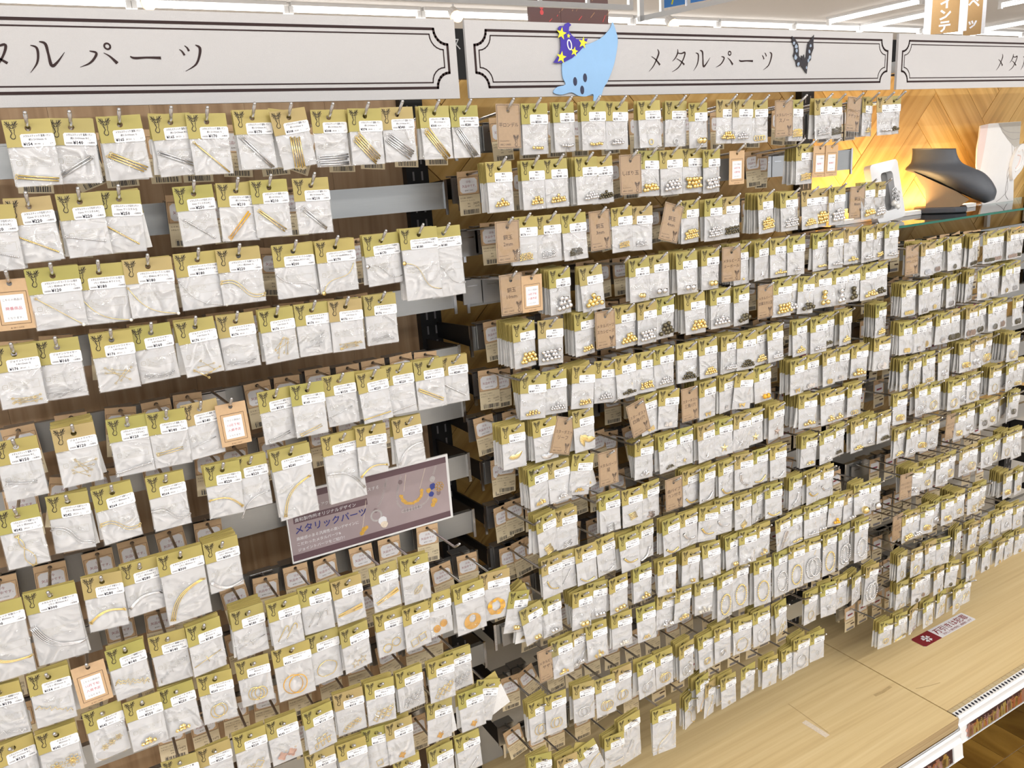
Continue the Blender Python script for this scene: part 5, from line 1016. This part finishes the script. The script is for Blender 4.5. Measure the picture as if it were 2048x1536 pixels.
# white hanging frames
r = empty('display_rack', (1.9, 2.5, 2.245)); mb = MB(); mb.box(-1200, 555, -12, 12, 0, 26, 'white'); mb.box(530, 556, -12, 12, 26, 500, 'white')
obj('rail_bar', mb, r)
for x_ in (-34, 262, -400): mb = MB(); mb.box(x_-9, x_+9, -9, 9, 26, 500, 'white'); obj('upright_bar', mb, r)
mb = MB(); mb.box(-1200, 556, -9, 9, 500, 520, 'white'); mb.tube([(0, 0, 520), (0, 0, 765)], 4, 'white', 6); obj('top_bar', mb, r); tag(r, 'straight white hanging frame near the brown panel', 'frame')
M['sky'] = mat('bright_blue_poster', (.06, .27, .72), .4, var=.2, scale=5)
r = empty('poster_display', (2.50, 2.5, 2.19), (0, 0, math.radians(-2))); mb = MB()
def slab(P, y0, y1, k): mb.prism(P, y0, y1, k)
slab([(0, 0), (28, 4), (28, 600), (0, 600)], -12, 12, 'white'); slab([(0, 0), (900, 165), (900, 192), (0, 27)], -12, 12, 'white'); obj('frame', mb, r)
for x0_, x1_ in ((172, 326), (358, 620), (650, 880)):
    mb = MB(); slab([(x0_, 45+x0_*.165), (x1_, 45+x1_*.165), (x1_, 600), (x0_, 600)], 4, 10, 'sky'); mb.ribbon([(x0_+60, 60+x0_*.2), (x0_+85, 130+x0_*.2), (x0_+75, 300)], 10, 3.5, 'yellow'); obj('blue_panel', mb, r)
    mb = MB(); slab([(x0_-24, 20+x0_*.165), (x0_-4, 22+x0_*.165), (x0_-4, 600), (x0_-24, 600)], -10, 10, 'white'); obj('divider_bar', mb, r)
mb = MB(); mb.box(0, 900, -10, 10, 600, 622, 'white'); mb.tube([(400, 0, 620), (400, 0, 820)], 4, 'white', 6); obj('top_bar', mb, r); tag(r, 'white slanted hanging frame holding bright blue panels', 'frame')
# white and tan department banners
M['tan'] = mat('tan_banner', (.42, .26, .11), .5); M['bannerwhite'] = mat('white_banner', (.78, .80, .86), .5)
BR = math.atan2(-.838, .545)
for (X, Y, w0, w1, t0, t1, chars, lab) in ((6.0, 3.0, -143, 163, -90, 104, (('イ', 180), ('ン', 95), ('テ', 8)), 'wide white banner with tan panel lettered down to te'), (6.43, 3.03, -64, 95, -61, 68, (('ペ', 205), ('ッ', 50)), 'narrow white banner with tan panel lettered pe and small tsu')):
    r = empty('department_banner', (X, Y, 2.278), (0, 0, BR)); mb = MB(); mb.box(w0, w1, 0, 12, 0, 720, 'bannerwhite'); obj('board', mb, r)
    mb = MB(); mb.flat([(t0, 0), (t1, 0), (t1, 720), (t0, 720)], -1, 'tan'); p_ = obj('tan_panel', mb, r)
    for ch, z_ in chars: mb = MB(); text(mb, ch, (t0+t1)/2, z_+10, 92 if len(chars) > 2 else 84, 'bannerwhite', -2, None, 'C', bold=.035); obj('letter', mb, p_)
    tag(r, lab, 'banner')
# a dark gondola seen through the gaps between the signs
r = empty('far_shelf_unit', (2.6, 2.2, 0)); mb = MB(); mb.box(-2600, 2600, 0, 400, 0, 1850, 'greyback'); obj('body', mb, r); mb = MB(); mb.box(-2600, 2600, -20, 0, 1850, 2075, 'black'); mb.box(-2600, 2600, -20, 0, 1835, 1850, 'white'); hd = obj('black_header', mb, r); mb = MB(); text(mb, 'スト', -1420, 1990, 60, 'label', -22); text(mb, 'アート', 1250, 1960, 60, 'label', -22)
for x_ in (-1500, -1430, 1330, 1450): mb.box(x_, x_+30, -24, -20, 1860, 1945, 'steel')
obj('header_lettering', mb, hd); tag(r, 'black-headed shelf unit behind the wall, glimpsed between signs', 'shelf unit')
